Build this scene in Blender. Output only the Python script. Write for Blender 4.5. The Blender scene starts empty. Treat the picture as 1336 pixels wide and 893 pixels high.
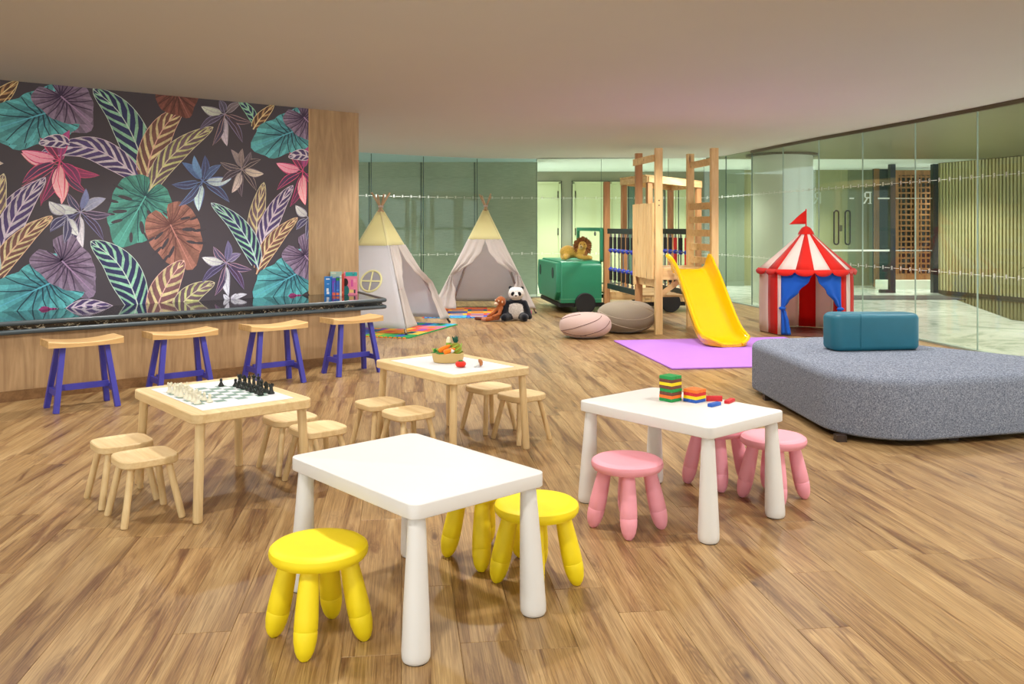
import bpy, bmesh, math, random
from mathutils import Vector, Matrix
random.seed(7)
scn = bpy.context.scene
COL = scn.collection

# ------------------------------------------------------------------ camera
F, CX, CY, H = 1153.0, 668.0, 295.0, 1.311        # focal length in px, principal point, eye height
CEIL = 2.54
cam_d = bpy.data.cameras.new('camera')
cam = bpy.data.objects.new('camera', cam_d); COL.objects.link(cam)
cam.location = (0, 0, H); cam.rotation_euler = (math.pi/2, 0, 0)
cam_d.sensor_width = 36.0; cam_d.sensor_fit = 'HORIZONTAL'
cam_d.lens = F/1336*36.0
cam_d.shift_y = -(446.5-CY)/1336
cam_d.clip_end = 200
scn.camera = cam

# ------------------------------------------------------------------ world, light, exposure
w = bpy.data.worlds.new('world'); scn.world = w; w.use_nodes = True
w.node_tree.nodes['Background'].inputs[0].default_value = (0.94, 0.97, 1.0, 1)
w.node_tree.nodes['Background'].inputs[1].default_value = 1.5
vs = scn.view_settings
vs.view_transform = 'Standard'; vs.look = 'None'; vs.gamma = 1.0; vs.use_curve_mapping = False
vs.exposure = 1.02

def spot(x, y, power, color=(1.0, 0.975, 0.94), size=132, radius=0.07, z=CEIL-0.02, blend=0.55, aim=None):
    l = bpy.data.lights.new('downlight_or_fill_spot', 'SPOT')
    l.energy = power; l.color = color; l.spot_size = math.radians(size); l.spot_blend = blend
    l.shadow_soft_size = radius
    o = bpy.data.objects.new('downlight_or_fill_spot', l); COL.objects.link(o)
    o.location = (x, y, z)
    if aim: o.rotation_euler = (Vector(aim)-Vector((x, y, z))).to_track_quat('-Z', 'Y').to_euler()
    return o
# recessed ceiling downlights of the play room, a loose grid
for (x, y) in [(-5.6, 2.0), (-3.0, 1.6), (-0.6, 1.2), (1.8, 1.2), (4.0, 1.6),
               (-4.9, 4.6), (-2.6, 4.9), (-0.5, 3.9), (1.9, 3.6), (3.9, 4.4),
               (-2.3, 7.1), (-0.2, 6.7), (2.0, 6.4), (4.0, 7.2),
               (-0.6, 9.4), (1.5, 9.0), (3.6, 9.4),
               (-1.9, 12.4), (0.3, 12.0), (2.6, 12.6), (-1.6, 14.6), (0.8, 14.9), (3.0, 14.9)]:
    spot(x, y, 75 if y < 8 else 95)
# added fill spots, aimed at the bar, the tents and the play frame
for (x, y, p, t, sz) in [(-1.6, 5.0, 90, (-3.6, 7.6, 0.5), 64), (-0.2, 5.9, 90, (-2.2, 8.6, 0.6), 64), (-0.7, 9.2, 120, (-1.3, 12.2, 0.2), 52), (1.3, 9.6, 110, (1.7, 12.2, 0.2), 52), (3.0, 8.7, 80, (3.55, 11.0, 0.3), 60)]:
    spot(x, y, p, size=sz, radius=0.10, blend=1.0, aim=t)
# downlights of the lobby beyond the glass
for (x, y) in [(1.2, 18.3), (3.4, 18.4), (5.9, 18.2), (7.3, 16.0), (6.4, 13.5), (6.6, 10.8), (6.6, 8.0), (9.4, 18.3), (10.0, 12.0)]:
    spot(x, y, 165, (1.0, 1.0, 0.95), radius=0.12)

# ------------------------------------------------------------------ helpers
def gp(px, py, z=0.0):
    """photo pixel on the horizontal plane at height z -> (X, Y)"""
    Y = F*(H-z)/(py-CY)
    return ((px-CX)*Y/F, Y)

def s2l(c):
    out = []
    for v in c:
        v = v/255.0
        out.append(v/12.92 if v <= 0.04045 else ((v+0.055)/1.055)**2.4)
    return tuple(out)

class N:
    """tiny node-tree helper"""
    def __init__(s, name):
        s.m = bpy.data.materials.new(name); s.m.use_nodes = True
        s.t = s.m.node_tree; s.b = s.t.nodes['Principled BSDF']; s.out = s.t.nodes['Material Output']
    def n(s, typ, **kw):
        nd = s.t.nodes.new(typ)
        for k, v in kw.items(): setattr(nd, k, v)
        return nd
    def l(s, a, b): s.t.links.new(a, b)
    def mapping(s, scale=(1, 1, 1), rot=(0, 0, 0), rnd=True, attr=None):
        if attr:
            src = s.n('ShaderNodeAttribute', attribute_name=attr).outputs['Vector']
        else:
            src = s.n('ShaderNodeTexCoord').outputs['Object']
        if rnd:
            oi = s.n('ShaderNodeObjectInfo')
            mu = s.n('ShaderNodeMath', operation='MULTIPLY'); mu.inputs[1].default_value = 37.0
            s.l(oi.outputs['Random'], mu.inputs[0])
            ad = s.n('ShaderNodeVectorMath', operation='ADD')
            s.l(src, ad.inputs[0]); s.l(mu.outputs[0], ad.inputs[1]); src = ad.outputs[0]
        mp = s.n('ShaderNodeMapping')
        mp.inputs['Scale'].default_value = scale; mp.inputs['Rotation'].default_value = rot
        s.l(src, mp.inputs['Vector']); return mp.outputs[0]
    def noise(s, vec, scale=5, detail=3, rough=0.5, dist=0.0):
        nd = s.n('ShaderNodeTexNoise'); nd.inputs['Scale'].default_value = scale
        nd.inputs['Detail'].default_value = detail; nd.inputs['Roughness'].default_value = rough
        nd.inputs['Distortion'].default_value = dist
        s.l(vec, nd.inputs['Vector']); return nd.outputs['Fac']
    def ramp(s, fac, stops):
        r = s.n('ShaderNodeValToRGB'); el = r.color_ramp.elements
        while len(el) < len(stops): el.new(0.5)
        for e, (p, c) in zip(el, stops):
            e.position = p; e.color = (*c, 1) if len(c) == 3 else c
        s.l(fac, r.inputs[0]); return r.outputs[0]
    def mix(s, fac, a, b, mode='MIX'):
        m = s.n('ShaderNodeMix', data_type='RGBA', blend_type=mode)
        for sock, v in ((m.inputs[0], fac), (m.inputs[6], a), (m.inputs[7], b)):
            if isinstance(v, (int, float)): sock.default_value = v
            elif isinstance(v, tuple): sock.default_value = (*v, 1)
            else: s.l(v, sock)
        return m.outputs[2]
    def bump(s, h, strength=0.2, dist=0.002):
        b = s.n('ShaderNodeBump'); b.inputs['Strength'].default_value = strength
        b.inputs['Distance'].default_value = dist
        s.l(h, b.inputs['Height']); s.l(b.outputs[0], s.b.inputs['Normal'])
    def set(s, rough=0.5, metal=0.0, spec=0.5, coat=0.0):
        s.b.inputs['Roughness'].default_value = rough; s.b.inputs['Metallic'].default_value = metal
        s.b.inputs['Specular IOR Level'].default_value = spec; s.b.inputs['Coat Weight'].default_value = coat
        return s.m

def plain(name, rgb, rough=0.5, metal=0.0, spec=0.5, var=0.04, bump=0.0, scale=12, coat=0.0):
    q = N(name); c = s2l(rgb)
    v = q.mapping()
    f = q.noise(v, scale, 3)
    q.l(q.mix(f, tuple(x*(1-var) for x in c), tuple(min(1, x*(1+var)) for x in c)), q.b.inputs['Base Color'])
    if bump: q.bump(q.noise(v, scale*8, 2), bump, 0.001)
    return q.set(rough, metal, spec, coat)

def wood(name, light, dark, along='z', rough=0.45, grain=22.0, knots=0.0, streak=(0.35, 0.75)):
    q = N(name)
    sc = {'x': (1.2, grain, grain), 'y': (grain, 1.2, grain), 'z': (grain, grain, 1.2)}[along]
    v = q.mapping(sc)
    f1 = q.noise(v, 1.0, 5, 0.6, 1.2)
    v2 = q.mapping(tuple(x*4.5 for x in sc)); f2 = q.noise(v2, 1.0, 2, 0.5)
    c = q.ramp(f1, [(streak[0], s2l(dark)), (streak[1], s2l(light))])
    c = q.mix(0.25, c, q.ramp(f2, [(0.3, s2l(dark)), (0.7, s2l(light))]))
    if knots:
        ks = {'x': (2.2, 9, 9), 'y': (9, 2.2, 9), 'z': (9, 9, 2.2)}[along]
        vo = q.n('ShaderNodeTexVoronoi'); vo.inputs['Scale'].default_value = 0.9
        q.l(q.mapping(ks), vo.inputs['Vector'])
        k = q.ramp(vo.outputs['Distance'], [(0.04, (1, 1, 1)), (0.16, (0, 0, 0))])
        km = q.n('ShaderNodeMath', operation='MULTIPLY'); km.inputs[1].default_value = knots
        q.l(k, km.inputs[0])
        c = q.mix(km.outputs[0], c, s2l(tuple(x*0.5 for x in dark)))
    q.l(c, q.b.inputs['Base Color'])
    q.bump(f2, 0.15, 0.0006)
    return q.set(rough)

def cloth(name, rgb, var=0.10, scale=420, rough=0.9, bump=0.5, sheen=0.2, thin=0.0):
    q = N(name); c = s2l(rgb)
    v = q.mapping()
    f = q.noise(v, scale, 2, 0.6)
    g = q.noise(v, 6, 2)
    col = q.mix(f, tuple(x*(1-var) for x in c), tuple(min(1, x*(1+var)) for x in c))
    col = q.mix(0.12, col, q.ramp(g, [(0.3, tuple(x*.85 for x in c)), (0.7, tuple(min(1, x*1.1) for x in c))]))
    q.l(col, q.b.inputs['Base Color']); q.bump(f, bump, 0.0015)
    q.b.inputs['Sheen Weight'].default_value = sheen
    if thin:
        tl = q.n('ShaderNodeBsdfTranslucent'); q.l(col, tl.inputs[0])
        mx = q.n('ShaderNodeMixShader'); mx.inputs[0].default_value = thin
        q.l(q.b.outputs[0], mx.inputs[1]); q.l(tl.outputs[0], mx.inputs[2]); q.l(mx.outputs[0], q.out.inputs['Surface'])
    return q.set(rough, spec=0.2)

class G:
    """geometry collector"""
    def __init__(s): s.v = []; s.f = []; s.mi = []; s.fc = []
    def add(s, vs, fs, mi=0, col=None):
        o = len(s.v); s.v += [tuple(p) for p in vs]
        for f in fs: s.f.append([i+o for i in f]); s.mi.append(mi); s.fc.append(col)
        return s
    def xf(s, M, start=0):
        s.v[start:] = [tuple(M @ Vector(p)) for p in s.v[start:]]; return s
    def box(s, c, d, rz=0.0, mi=0, M=None):
        x, y, z = d[0]/2, d[1]/2, d[2]/2
        vs = [Vector((a*x, b*y, e*z)) for e in (-1, 1) for a, b in ((-1, -1), (1, -1), (1, 1), (-1, 1))]
        R = M if M else Matrix.Rotation(rz, 3, 'Z')
        vs = [R @ p + Vector(c) for p in vs]
        return s.add(vs, [(3, 2, 1, 0), (4, 5, 6, 7), (0, 1, 5, 4), (1, 2, 6, 5), (2, 3, 7, 6), (3, 0, 4, 7)], mi)
    def bar(s, a, b, w, h, mi=0, up=(0, 0, 1)):
        a, b = Vector(a), Vector(b); d = (b-a); L = d.length; d.normalize()
        u = Vector(up); sd = d.cross(u)
        if sd.length < 1e-4: sd = d.cross(Vector((0, 1, 0)))
        sd.normalize(); u = sd.cross(d)
        M = Matrix((d, sd, u)).transposed()
        return s.box((a+b)/2, (L, w, h), mi=mi, M=M)
    def tube(s, pts, r, n=8, cap=True, mi=0, closed=False):
        pts = [Vector(p) for p in pts]; m = len(pts)
        rs = r if isinstance(r, (list, tuple)) else [r]*m
        rings = []; prev = None
        for i, p in enumerate(pts):
            if closed: t = pts[(i+1) % m]-pts[i-1]
            else: t = pts[min(i+1, m-1)]-pts[max(i-1, 0)]
            t.normalize()
            if prev is None:
                a = t.orthogonal().normalized()
            else:
                a = (prev-t*prev.dot(t)).normalized()
            prev = a; b = t.cross(a)
            rings.append([p+(a*math.cos(2*math.pi*k/n)+b*math.sin(2*math.pi*k/n))*rs[i] for k in range(n)])
        vs = [q for rg in rings for q in rg]; fs = []
        for i in range(m if closed else m-1):
            j = (i+1) % m
            for k in range(n):
                k2 = (k+1) % n
                fs.append((i*n+k, i*n+k2, j*n+k2, j*n+k))
        if cap and not closed: fs += [tuple(range(n-1, -1, -1)), tuple((m-1)*n+k for k in range(n))]
        return s.add(vs, fs, mi)
    def lathe(s, prof, n=24, c=(0, 0, 0), mi=0, M=None):
        vs = []; fs = []; m = len(prof)
        for r, z in prof:
            for k in range(n):
                a = 2*math.pi*k/n; vs.append(Vector((r*math.cos(a), r*math.sin(a), z)))
        for i in range(m-1):
            for k in range(n):
                k2 = (k+1) % n; fs.append((i*n+k, i*n+k2, (i+1)*n+k2, (i+1)*n+k))
        fs += [tuple(range(n-1, -1, -1)), tuple((m-1)*n+k for k in range(n))]
        if M: vs = [M @ p for p in vs]
        return s.add([p+Vector(c) for p in vs], fs, mi)
    def rings(s, rings, mi=0, cap=True):
        n = len(rings[0]); vs = [p for r in rings for p in r]; fs = []
        for i in range(len(rings)-1):
            for k in range(n):
                k2 = (k+1) % n; fs.append((i*n+k, i*n+k2, (i+1)*n+k2, (i+1)*n+k))
        if cap: fs += [tuple(range(n-1, -1, -1)), tuple((len(rings)-1)*n+k for k in range(n))]
        return s.add(vs, fs, mi)
    def prism(s, poly, z0, z1, r=0.0, seg=3, mi=0, rb=None):
        """extruded ccw polygon with rounded top and bottom edges"""
        rb = r if rb is None else rb
        prof = []
        if rb:
            for k in range(seg+1):
                a = math.pi/2*k/seg; prof.append((rb*(1-math.sin(a)), z0+rb*(1-math.cos(a))))
        else: prof.append((0, z0))
        if r:
            for k in range(seg+1):
                a = math.pi/2*k/seg; prof.append((r*(1-math.cos(a)), z1-r*(1-math.sin(a))))
        else: prof.append((0, z1))
        return s.rings([[(x, y, z) for x, y in inset(poly, i)] for i, z in prof], mi)
    def grid(s, fn, nu, nv, mi=0, thick=0.0, col=None):
        pts = [[Vector(fn(i/nu, j/nv)) for j in range(nv+1)] for i in range(nu+1)]
        w_ = nv+1
        vs = [p for r in pts for p in r]
        fs = [(i*w_+j, (i+1)*w_+j, (i+1)*w_+j+1, i*w_+j+1) for i in range(nu) for j in range(nv)]
        return s.add(vs, fs, mi, col)
    def ball(s, c, r, nu=16, nv=10, M=None, mi=0):
        rx, ry, rz = (r, r, r) if isinstance(r, (int, float)) else r
        vs = [Vector((0, 0, -rz))]; fs = []
        for i in range(1, nv):
            b = -math.pi/2+math.pi*i/nv
            for k in range(nu):
                a = 2*math.pi*k/nu
                vs.append(Vector((rx*math.cos(b)*math.cos(a), ry*math.cos(b)*math.sin(a), rz*math.sin(b))))
        vs.append(Vector((0, 0, rz)))
        for k in range(nu):
            k2 = (k+1) % nu
            fs.append((0, 1+k2, 1+k)); t = len(vs)-1; b = 1+(nv-2)*nu
            fs.append((t, b+k, b+k2))
            for i in range(nv-2):
                fs.append((1+i*nu+k, 1+i*nu+k2, 1+(i+1)*nu+k2, 1+(i+1)*nu+k))
        if M: vs = [M @ p for p in vs]
        return s.add([p+Vector(c) for p in vs], fs, mi)
    def mesh(s, name, mats, smooth=35):
        me = bpy.data.meshes.new(name); me.from_pydata(s.v, [], s.f)
        for m in (mats if isinstance(mats, (list, tuple)) else [mats]): me.materials.append(m)
        me.polygons.foreach_set('material_index', s.mi)
        if any(c is not None for c in s.fc):
            ca = me.color_attributes.new('col', 'FLOAT_COLOR', 'CORNER')
            li = 0
            for f, c in zip(s.f, s.fc):
                for _ in f:
                    ca.data[li].color = (*c, 1); li += 1
        if smooth:
            me.polygons.foreach_set('use_smooth', [True]*len(s.f))
            me.update(); me.set_sharp_from_angle(angle=math.radians(smooth))
        me.update(); return me
    def build(s, name, mats, parent=None, loc=None, rz=0.0, smooth=35, solid=0.0):
        o = bpy.data.objects.new(name, s.mesh(name, mats, smooth)); COL.objects.link(o)
        if parent: o.parent = parent
        if loc: o.location = loc
        if rz: o.rotation_euler = (0, 0, rz)
        if solid:
            md = o.modifiers.new('thickness', 'SOLIDIFY'); md.thickness = solid; md.offset = 0
        return o

def inset(poly, d):
    if abs(d) < 1e-9: return list(poly)
    n = len(poly); out = []
    for i in range(n):
        p0, p1, p2 = poly[i-1], poly[i], poly[(i+1) % n]
        e1 = Vector((p1[0]-p0[0], p1[1]-p0[1])).normalized(); e2 = Vector((p2[0]-p1[0], p2[1]-p1[1])).normalized()
        n1 = Vector((-e1.y, e1.x)); n2 = Vector((-e2.y, e2.x)); b = n1+n2
        k = d/max(0.25, b.length_squared/2)
        out.append((p1[0]+b.x*k, p1[1]+b.y*k))
    return out

def rpoly(poly, r, seg=6):
    """round the corners of a ccw convex polygon"""
    n = len(poly); out = []
    rr = r if isinstance(r, (list, tuple)) else [r]*n
    for i in range(n):
        p0, p1, p2 = Vector(poly[i-1]), Vector(poly[i]), Vector(poly[(i+1) % n])
        a = (p0-p1).normalized(); b = (p2-p1).normalized()
        h = math.acos(max(-1, min(1, a.dot(b))))/2; t = rr[i]/math.tan(h)
        c = p1+(a+b).normalized()*(rr[i]/math.sin(h))
        s0 = p1+a*t-c; s1 = p1+b*t-c
        a0 = math.atan2(s0.y, s0.x); a1 = math.atan2(s1.y, s1.x)
        d = (a1-a0) % (2*math.pi)
        if d > math.pi: d -= 2*math.pi
        for k in range(seg+1):
            q = a0+d*k/seg; out.append((c.x+rr[i]*math.cos(q), c.y+rr[i]*math.sin(q)))
    return out

def rect(sx, sy, r=0.0, seg=6, c=(0, 0)):
    p = [(c[0]-sx/2, c[1]-sy/2), (c[0]+sx/2, c[1]-sy/2), (c[0]+sx/2, c[1]+sy/2), (c[0]-sx/2, c[1]+sy/2)]
    return rpoly(p, r, seg) if r else p

def tag(o, label=None, cat=None, group=None, kind=None):
    if label: o['label'] = label
    if cat: o['category'] = cat
    if group: o['group'] = group
    if kind: o['kind'] = kind
    return o

def root(name, label, cat, loc=(0, 0, 0), rz=0.0, group=None, kind=None):
    o = bpy.data.objects.new(name, None); COL.objects.link(o)
    o.empty_display_size = 0.1
    o.location = loc; o.rotation_euler = (0, 0, rz)
    return tag(o, label, cat, group, kind)

def copy_tree(o, parent=None):
    c = o.copy(); COL.objects.link(c)
    if parent: c.parent = parent
    for ch in o.children: copy_tree(ch, c)
    return c

def clone(o, loc, rz, label, group=None):
    c = copy_tree(o); c.location = loc; c.rotation_euler = (0, 0, rz); c['label'] = label
    if group: c['group'] = group
    elif 'group' in c: del c['group']
    return c

def place(o, loc, rz): o.location = loc; o.rotation_euler = (0, 0, rz); return o

def catmull(pts, n=8):
    P = [Vector(p) for p in pts]; out = []
    for i in range(len(P)-1):
        p0 = P[max(i-1, 0)]; p1 = P[i]; p2 = P[i+1]; p3 = P[min(i+2, len(P)-1)]
        for k in range(n):
            t = k/n
            out.append(0.5*((2*p1)+(p2-p0)*t+(2*p0-5*p1+4*p2-p3)*t*t+(3*p1-p0-3*p2+p3)*t**3))
    out.append(P[-1]); return out

def interp(x, tab):
    for (a, va), (b, vb) in zip(tab, tab[1:]):
        if x <= b:
            t = (x-a)/(b-a) if b > a else 0; t = t*t*(3-2*t); return va+(vb-va)*t
    return tab[-1][1]

TH = 0.70                                     # the bar wall and the tables share this heading
U = Vector((math.cos(TH), math.sin(TH), 0)); NW = Vector((math.sin(TH), -math.cos(TH), 0))
def wl(t, c, z=0.0): return U*t+NW*c+Vector((0, 0, z))

# ================================================================== STRUCTURE
# ------------------------------------------------------------------ floor of oak planks
def floor_mat():
    q = N('oak_plank')
    at = q.n('ShaderNodeAttribute', attribute_name='pc')
    oi = q.n('ShaderNodeObjectInfo')
    sep = q.n('ShaderNodeSeparateXYZ'); q.l(at.outputs['Vector'], sep.inputs[0])
    ml = q.n('ShaderNodeMath', operation='MULTIPLY_ADD'); ml.inputs[1].default_value = 531.7
    q.l(oi.outputs['Random'], ml.inputs[0]); q.l(sep.outputs['Z'], ml.inputs[2])
    cmb = q.n('ShaderNodeCombineXYZ'); q.l(sep.outputs['X'], cmb.inputs[0]); q.l(sep.outputs['Y'], cmb.inputs[1]); q.l(ml.outputs[0], cmb.inputs[2])
    def mp(sc):
        m = q.n('ShaderNodeMapping'); m.inputs['Scale'].default_value = sc; q.l(cmb.outputs[0], m.inputs['Vector']); return m.outputs[0]
    wn = q.n('ShaderNodeTexWhiteNoise', noise_dimensions='1D'); q.l(ml.outputs[0], wn.inputs['W'])
    # broad figure, long dark streaks, fine pores, a few knots
    f1 = q.noise(mp((0.55, 9, 1)), 1.0, 5, 0.62, 1.2)
    f2 = q.noise(mp((4.0, 210, 1)), 1.0, 3, 0.65, 0.2)
    f3 = q.noise(mp((1.3, 12, 1)), 1.0, 5, 0.66, 1.3)
    base = q.ramp(f1, [(0.30, s2l((126, 93, 58))), (0.46, s2l((168, 134, 88))), (0.72, s2l((196, 166, 118)))])
    strk = q.ramp(f3, [(0.32, (0.9, 0.9, 0.9)), (0.48, (0, 0, 0))])
    c = q.mix(strk, base, s2l((112, 74, 46)))
    gr = q.ramp(f2, [(0.36, (0.54, 0.49, 0.44)), (0.60, (1, 1, 1))])
    c = q.mix(0.9, c, gr, 'MULTIPLY')
    vo = q.n('ShaderNodeTexVoronoi'); vo.inputs['Scale'].default_value = 1.0
    wv = q.n('ShaderNodeVectorMath', operation='ADD'); nz = q.n('ShaderNodeTexNoise'); nz.inputs['Scale'].default_value = 1.0
    q.l(mp((5, 16, 1)), nz.inputs['Vector']); q.l(mp((1.35, 5.2, 1)), wv.inputs[0])
    sc = q.n('ShaderNodeVectorMath', operation='SCALE'); sc.inputs['Scale'].default_value = 0.22; q.l(nz.outputs['Color'], sc.inputs[0]); q.l(sc.outputs[0], wv.inputs[1])
    q.l(wv.outputs[0], vo.inputs['Vector'])
    k = q.ramp(vo.outputs['Distance'], [(0.03, (0.95, 0.95, 0.95)), (0.06, (0.5, 0.5, 0.5)), (0.085, (0.15, 0.15, 0.15)), (0.105, (0.45, 0.45, 0.45)), (0.13, (0.08, 0.08, 0.08)), (0.155, (0.36, 0.36, 0.36)), (0.18, (0.03, 0.03, 0.03)), (0.21, (0.2, 0.2, 0.2)), (0.25, (0, 0, 0))])
    c = q.mix(k, c, s2l((84, 58, 38)))
    tone = q.ramp(wn.outputs['Value'], [(0.0, (0.88, 0.87, 0.86)), (1.0, (1.06, 1.05, 1.04))])
    c = q.mix(1.0, c, tone, 'MULTIPLY')
    q.l(c, q.b.inputs['Base Color'])
    q.bump(f2, 0.25, 0.0006)
    return q.set(0.36, spec=0.4)
M_FLOOR = floor_mat()
floor = G().prism([(-12, -4), (9, -4), (9, 17), (-12, 17)], -0.10, -0.006).build('floor', plain('floor_joint', (70, 48, 30), 0.7), smooth=0)
tag(floor, 'warm brown oak plank floor with dark knots', None, None, 'structure')
PL, PW = 1.26, 0.182
pdir = Vector((-0.125, 1, 0)).normalized(); pside = Vector((pdir.y, -pdir.x, 0))
def plank_geo(g, cx=0, cy=0, M=None, pid=0.0, pcs=None):
    L, W_, b = PL/2-0.0003, PW/2-0.0003, 0.0014
    lo = [(-L, -W_), (L, -W_), (L, W_), (-L, W_)]; hi = [(-L+b, -W_+b), (L-b, -W_+b), (L-b, W_-b), (-L+b, W_-b)]
    vs = [(x, y, -0.006) for x, y in lo]+[(x, y, -0.0012) for x, y in lo]+[(x, y, 0) for x, y in hi]
    fs = [(8, 9, 10, 11)]+[(a, b_, b_+4, a+4) for a, b_ in ((0, 1), (1, 2), (2, 3), (3, 0))]+[(a+4, b_+4, b_+8, a+8) for a, b_ in ((0, 1), (1, 2), (2, 3), (3, 0))]
    if pcs is not None: pcs += [(x, y, pid) for x, y, z in vs]
    if M: vs = [M @ Vector(p) for p in vs]
    g.add(vs, fs)
def with_pc(me, pcs):
    a = me.attributes.new('pc', 'FLOAT_VECTOR', 'POINT')
    a.data.foreach_set('vector', [x for p in pcs for x in p]); return me
rot = math.atan2(pdir.y, pdir.x)
spots_ = []
for r in range(-70, 60):
    off = random.random()*PL
    for k in range(-14, 26):
        p = pside*((r+0.5)*PW)+pdir*(k*PL+off)
        if -11 < p.x < 8.5 and -3.5 < p.y < 16.6: spots_.append(p)
def shows(p):
    if p.y < 2.0: return -1
    x = CX+F*p.x/p.y; y = CY+F*H/p.y
    if not (-60 < x < 1396 and y < 960): return -1
    if NW.dot(p) < -7.5 and U.dot(p) < 4.5: return -1
    if p.x > 4.0+max(0, (14-p.y))*0.16: return -1
    return 1/p.y**2
spots_.sort(key=lambda p: -shows(p))
g0 = G(); pcs = []; plank_geo(g0, pcs=pcs)
pm = with_pc(g0.mesh('plank', M_FLOOR, 0), pcs)
gs = G(); pcs = []
for i, p in enumerate(spots_):
    if i < 300 and shows(p) > 0:
        o = bpy.data.objects.new('plank', pm); COL.objects.link(o); o.parent = floor
        o.location = p; o.rotation_euler = (0, 0, rot+(math.pi if random.random() < .5 else 0))
    else:
        plank_geo(gs, M=Matrix.Translation(p) @ Matrix.Rotation(rot, 4, 'Z'), pid=random.random()*900, pcs=pcs)
o = gs.build('far_planks', M_FLOOR, floor, smooth=0); with_pc(o.data, pcs); o['kind'] = 'stuff'

# ------------------------------------------------------------------ glass line, ceilings
BACK = [(-4.6, 13.2), (-3.3, 14.15), (-2.37, 14.88), (-1.553, 15.5), (-0.6325, 16.03), (0.45, 16.19), (1.627, 16.12), (2.84, 16.05), (3.46, 15.93), (3.73, 15.4), (3.91, 14.4)]
RIGHT = [(3.91, 14.4), (4.074, 13.28), (4.25, 12.24), (4.46, 11.24), (4.66, 10.21), (4.83, 9.17), (4.97, 8.12), (5.07, 7.07), (5.12, 6.0), (5.14, 4.95), (5.14, 3.9)]
M_CEIL = plain('ceiling_paint', (202, 201, 198), 0.9, var=0.015, spec=0.1, scale=2)
cp = [(-12, -4), (5.14, -4)]+RIGHT[::-1]+BACK[::-1][1:]+[(-12, 10)]
o = G().prism(cp, CEIL, CEIL+0.12).build('ceiling', M_CEIL, smooth=0); tag(o, 'smooth taupe plaster ceiling', None, None, 'structure')

def glass_mat():
    q = N('clear_green_glass')
    tr = q.n('ShaderNodeBsdfTransparent'); tr.inputs[0].default_value = (0.945, 0.972, 0.952, 1)
    gl = q.n('ShaderNodeBsdfGlossy'); gl.inputs['Roughness'].default_value = 0.02; gl.inputs[0].default_value = (0.8, 0.95, 0.9, 1)
    lw = q.n('ShaderNodeLayerWeight'); lw.inputs['Blend'].default_value = 0.25
    fr = q.n('ShaderNodeMapRange'); fr.inputs['To Min'].default_value = 0.008; fr.inputs['To Max'].default_value = 0.12
    q.l(lw.outputs['Facing'], fr.inputs['Value'])
    mx = q.n('ShaderNodeMixShader')
    q.l(fr.outputs[0], mx.inputs[0]); q.l(tr.outputs[0], mx.inputs[1]); q.l(gl.outputs[0], mx.inputs[2])
    q.l(mx.outputs[0], q.out.inputs['Surface']); return q.m
M_GLASS = glass_mat()
M_JOINT = plain('silicone_joint', (148, 164, 148), 0.4)
M_JOINTD = plain('dark_silicone_joint', (52, 74, 66), 0.4)
M_DECAL = plain('white_vinyl', (232, 236, 228), 0.6)
M_BRONZE_SHADE = plain('bronze_and_shade', (88, 76, 52), 0.4, 0.4)  # bronze base strip, also the painted shade at glass head and column top
RP = [  # strokes of a small capital R, unit height, drawn as it reads from the lobby
    [(0.0, 0), (0.12, 0), (0.12, 1), (0.0, 1)], [(0.12, .88), (0.42, .88), (0.42, 1), (0.12, 1)], [(0.12, .44), (0.42, .44), (0.42, .56), (0.12, .56)],
    [(0.42, .44), (.56, .58), (.56, .86), (.42, 1)], [(.24, .44), (.38, .44), (.66, 0), (.50, 0)]]
def add_R(g, org, dx, hgt, thick=0.0):
    """letter R standing at org, dx = reading direction"""
    for st in RP:
        st = st[::-1]
        g.add([Vector(org)+Vector(dx)*(x*hgt)+Vector((0, 0, y*hgt)) for x, y in st], [(0, 1, 2, 3)])
def glazing(name, pts, joint, label, head_shade):
    w_ = root(name, label, None, kind='structure')
    for i, (a, b) in enumerate(zip(pts, pts[1:])):
        A, B = Vector((*a, 0)), Vector((*b, 0)); d = (B-A).normalized(); L = (B-A).length
        nrm = Vector((d.y, -d.x, 0))                    # towards the room
        if nrm.dot(-A) < 0: nrm = -nrm
        p = G().bar(A+d*0.004+Vector((0, 0, CEIL/2)), B-d*0.004+Vector((0, 0, CEIL/2)), 0.012, CEIL-0.01).build('glass_pane', M_GLASS, w_, smooth=0)
        dg = G(); n = max(2, round(L/0.185))
        for zz in (1.82, 0.805):
            for k in range(n):
                c = A+d*(L*(k+0.5)/n)+nrm*0.008+Vector((0, 0, zz))
                add_R(dg, c+d*0.016-Vector((0, 0, .022)), -d, 0.046)
                s0, s1 = c+d*0.035, c+d*(L/n-0.035)
                dg.bar(s0, s1, 0.0006, 0.0055)
        dg.build('decal_band', M_DECAL, p, smooth=0)
        G().bar(B+Vector((0, 0, 0.02)), B+Vector((0, 0, CEIL-0.01)), 0.016, 0.006, up=d).build('glass_joint', joint, w_, smooth=0)
        G().bar(A+Vector((0, 0, 0.012)), B+Vector((0, 0, 0.012)), 0.05, 0.02).build('floor_channel', M_JOINT, w_, smooth=0)
        if head_shade: G().bar(A+Vector((0, 0, CEIL-0.022)), B+Vector((0, 0, CEIL-0.022)), 0.05, 0.042).build('head_shade_strip', M_BRONZE_SHADE, w_, smooth=0)  # dark strip painted in for the shadow gap above the side glazing
    return w_
glazing('window_1', BACK, M_JOINTD, 'curved back glazing of tall frameless panes', False)
glazing('window_2', RIGHT, M_JOINT, 'side glazing of tall frameless panes towards the lobby', True)

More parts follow.
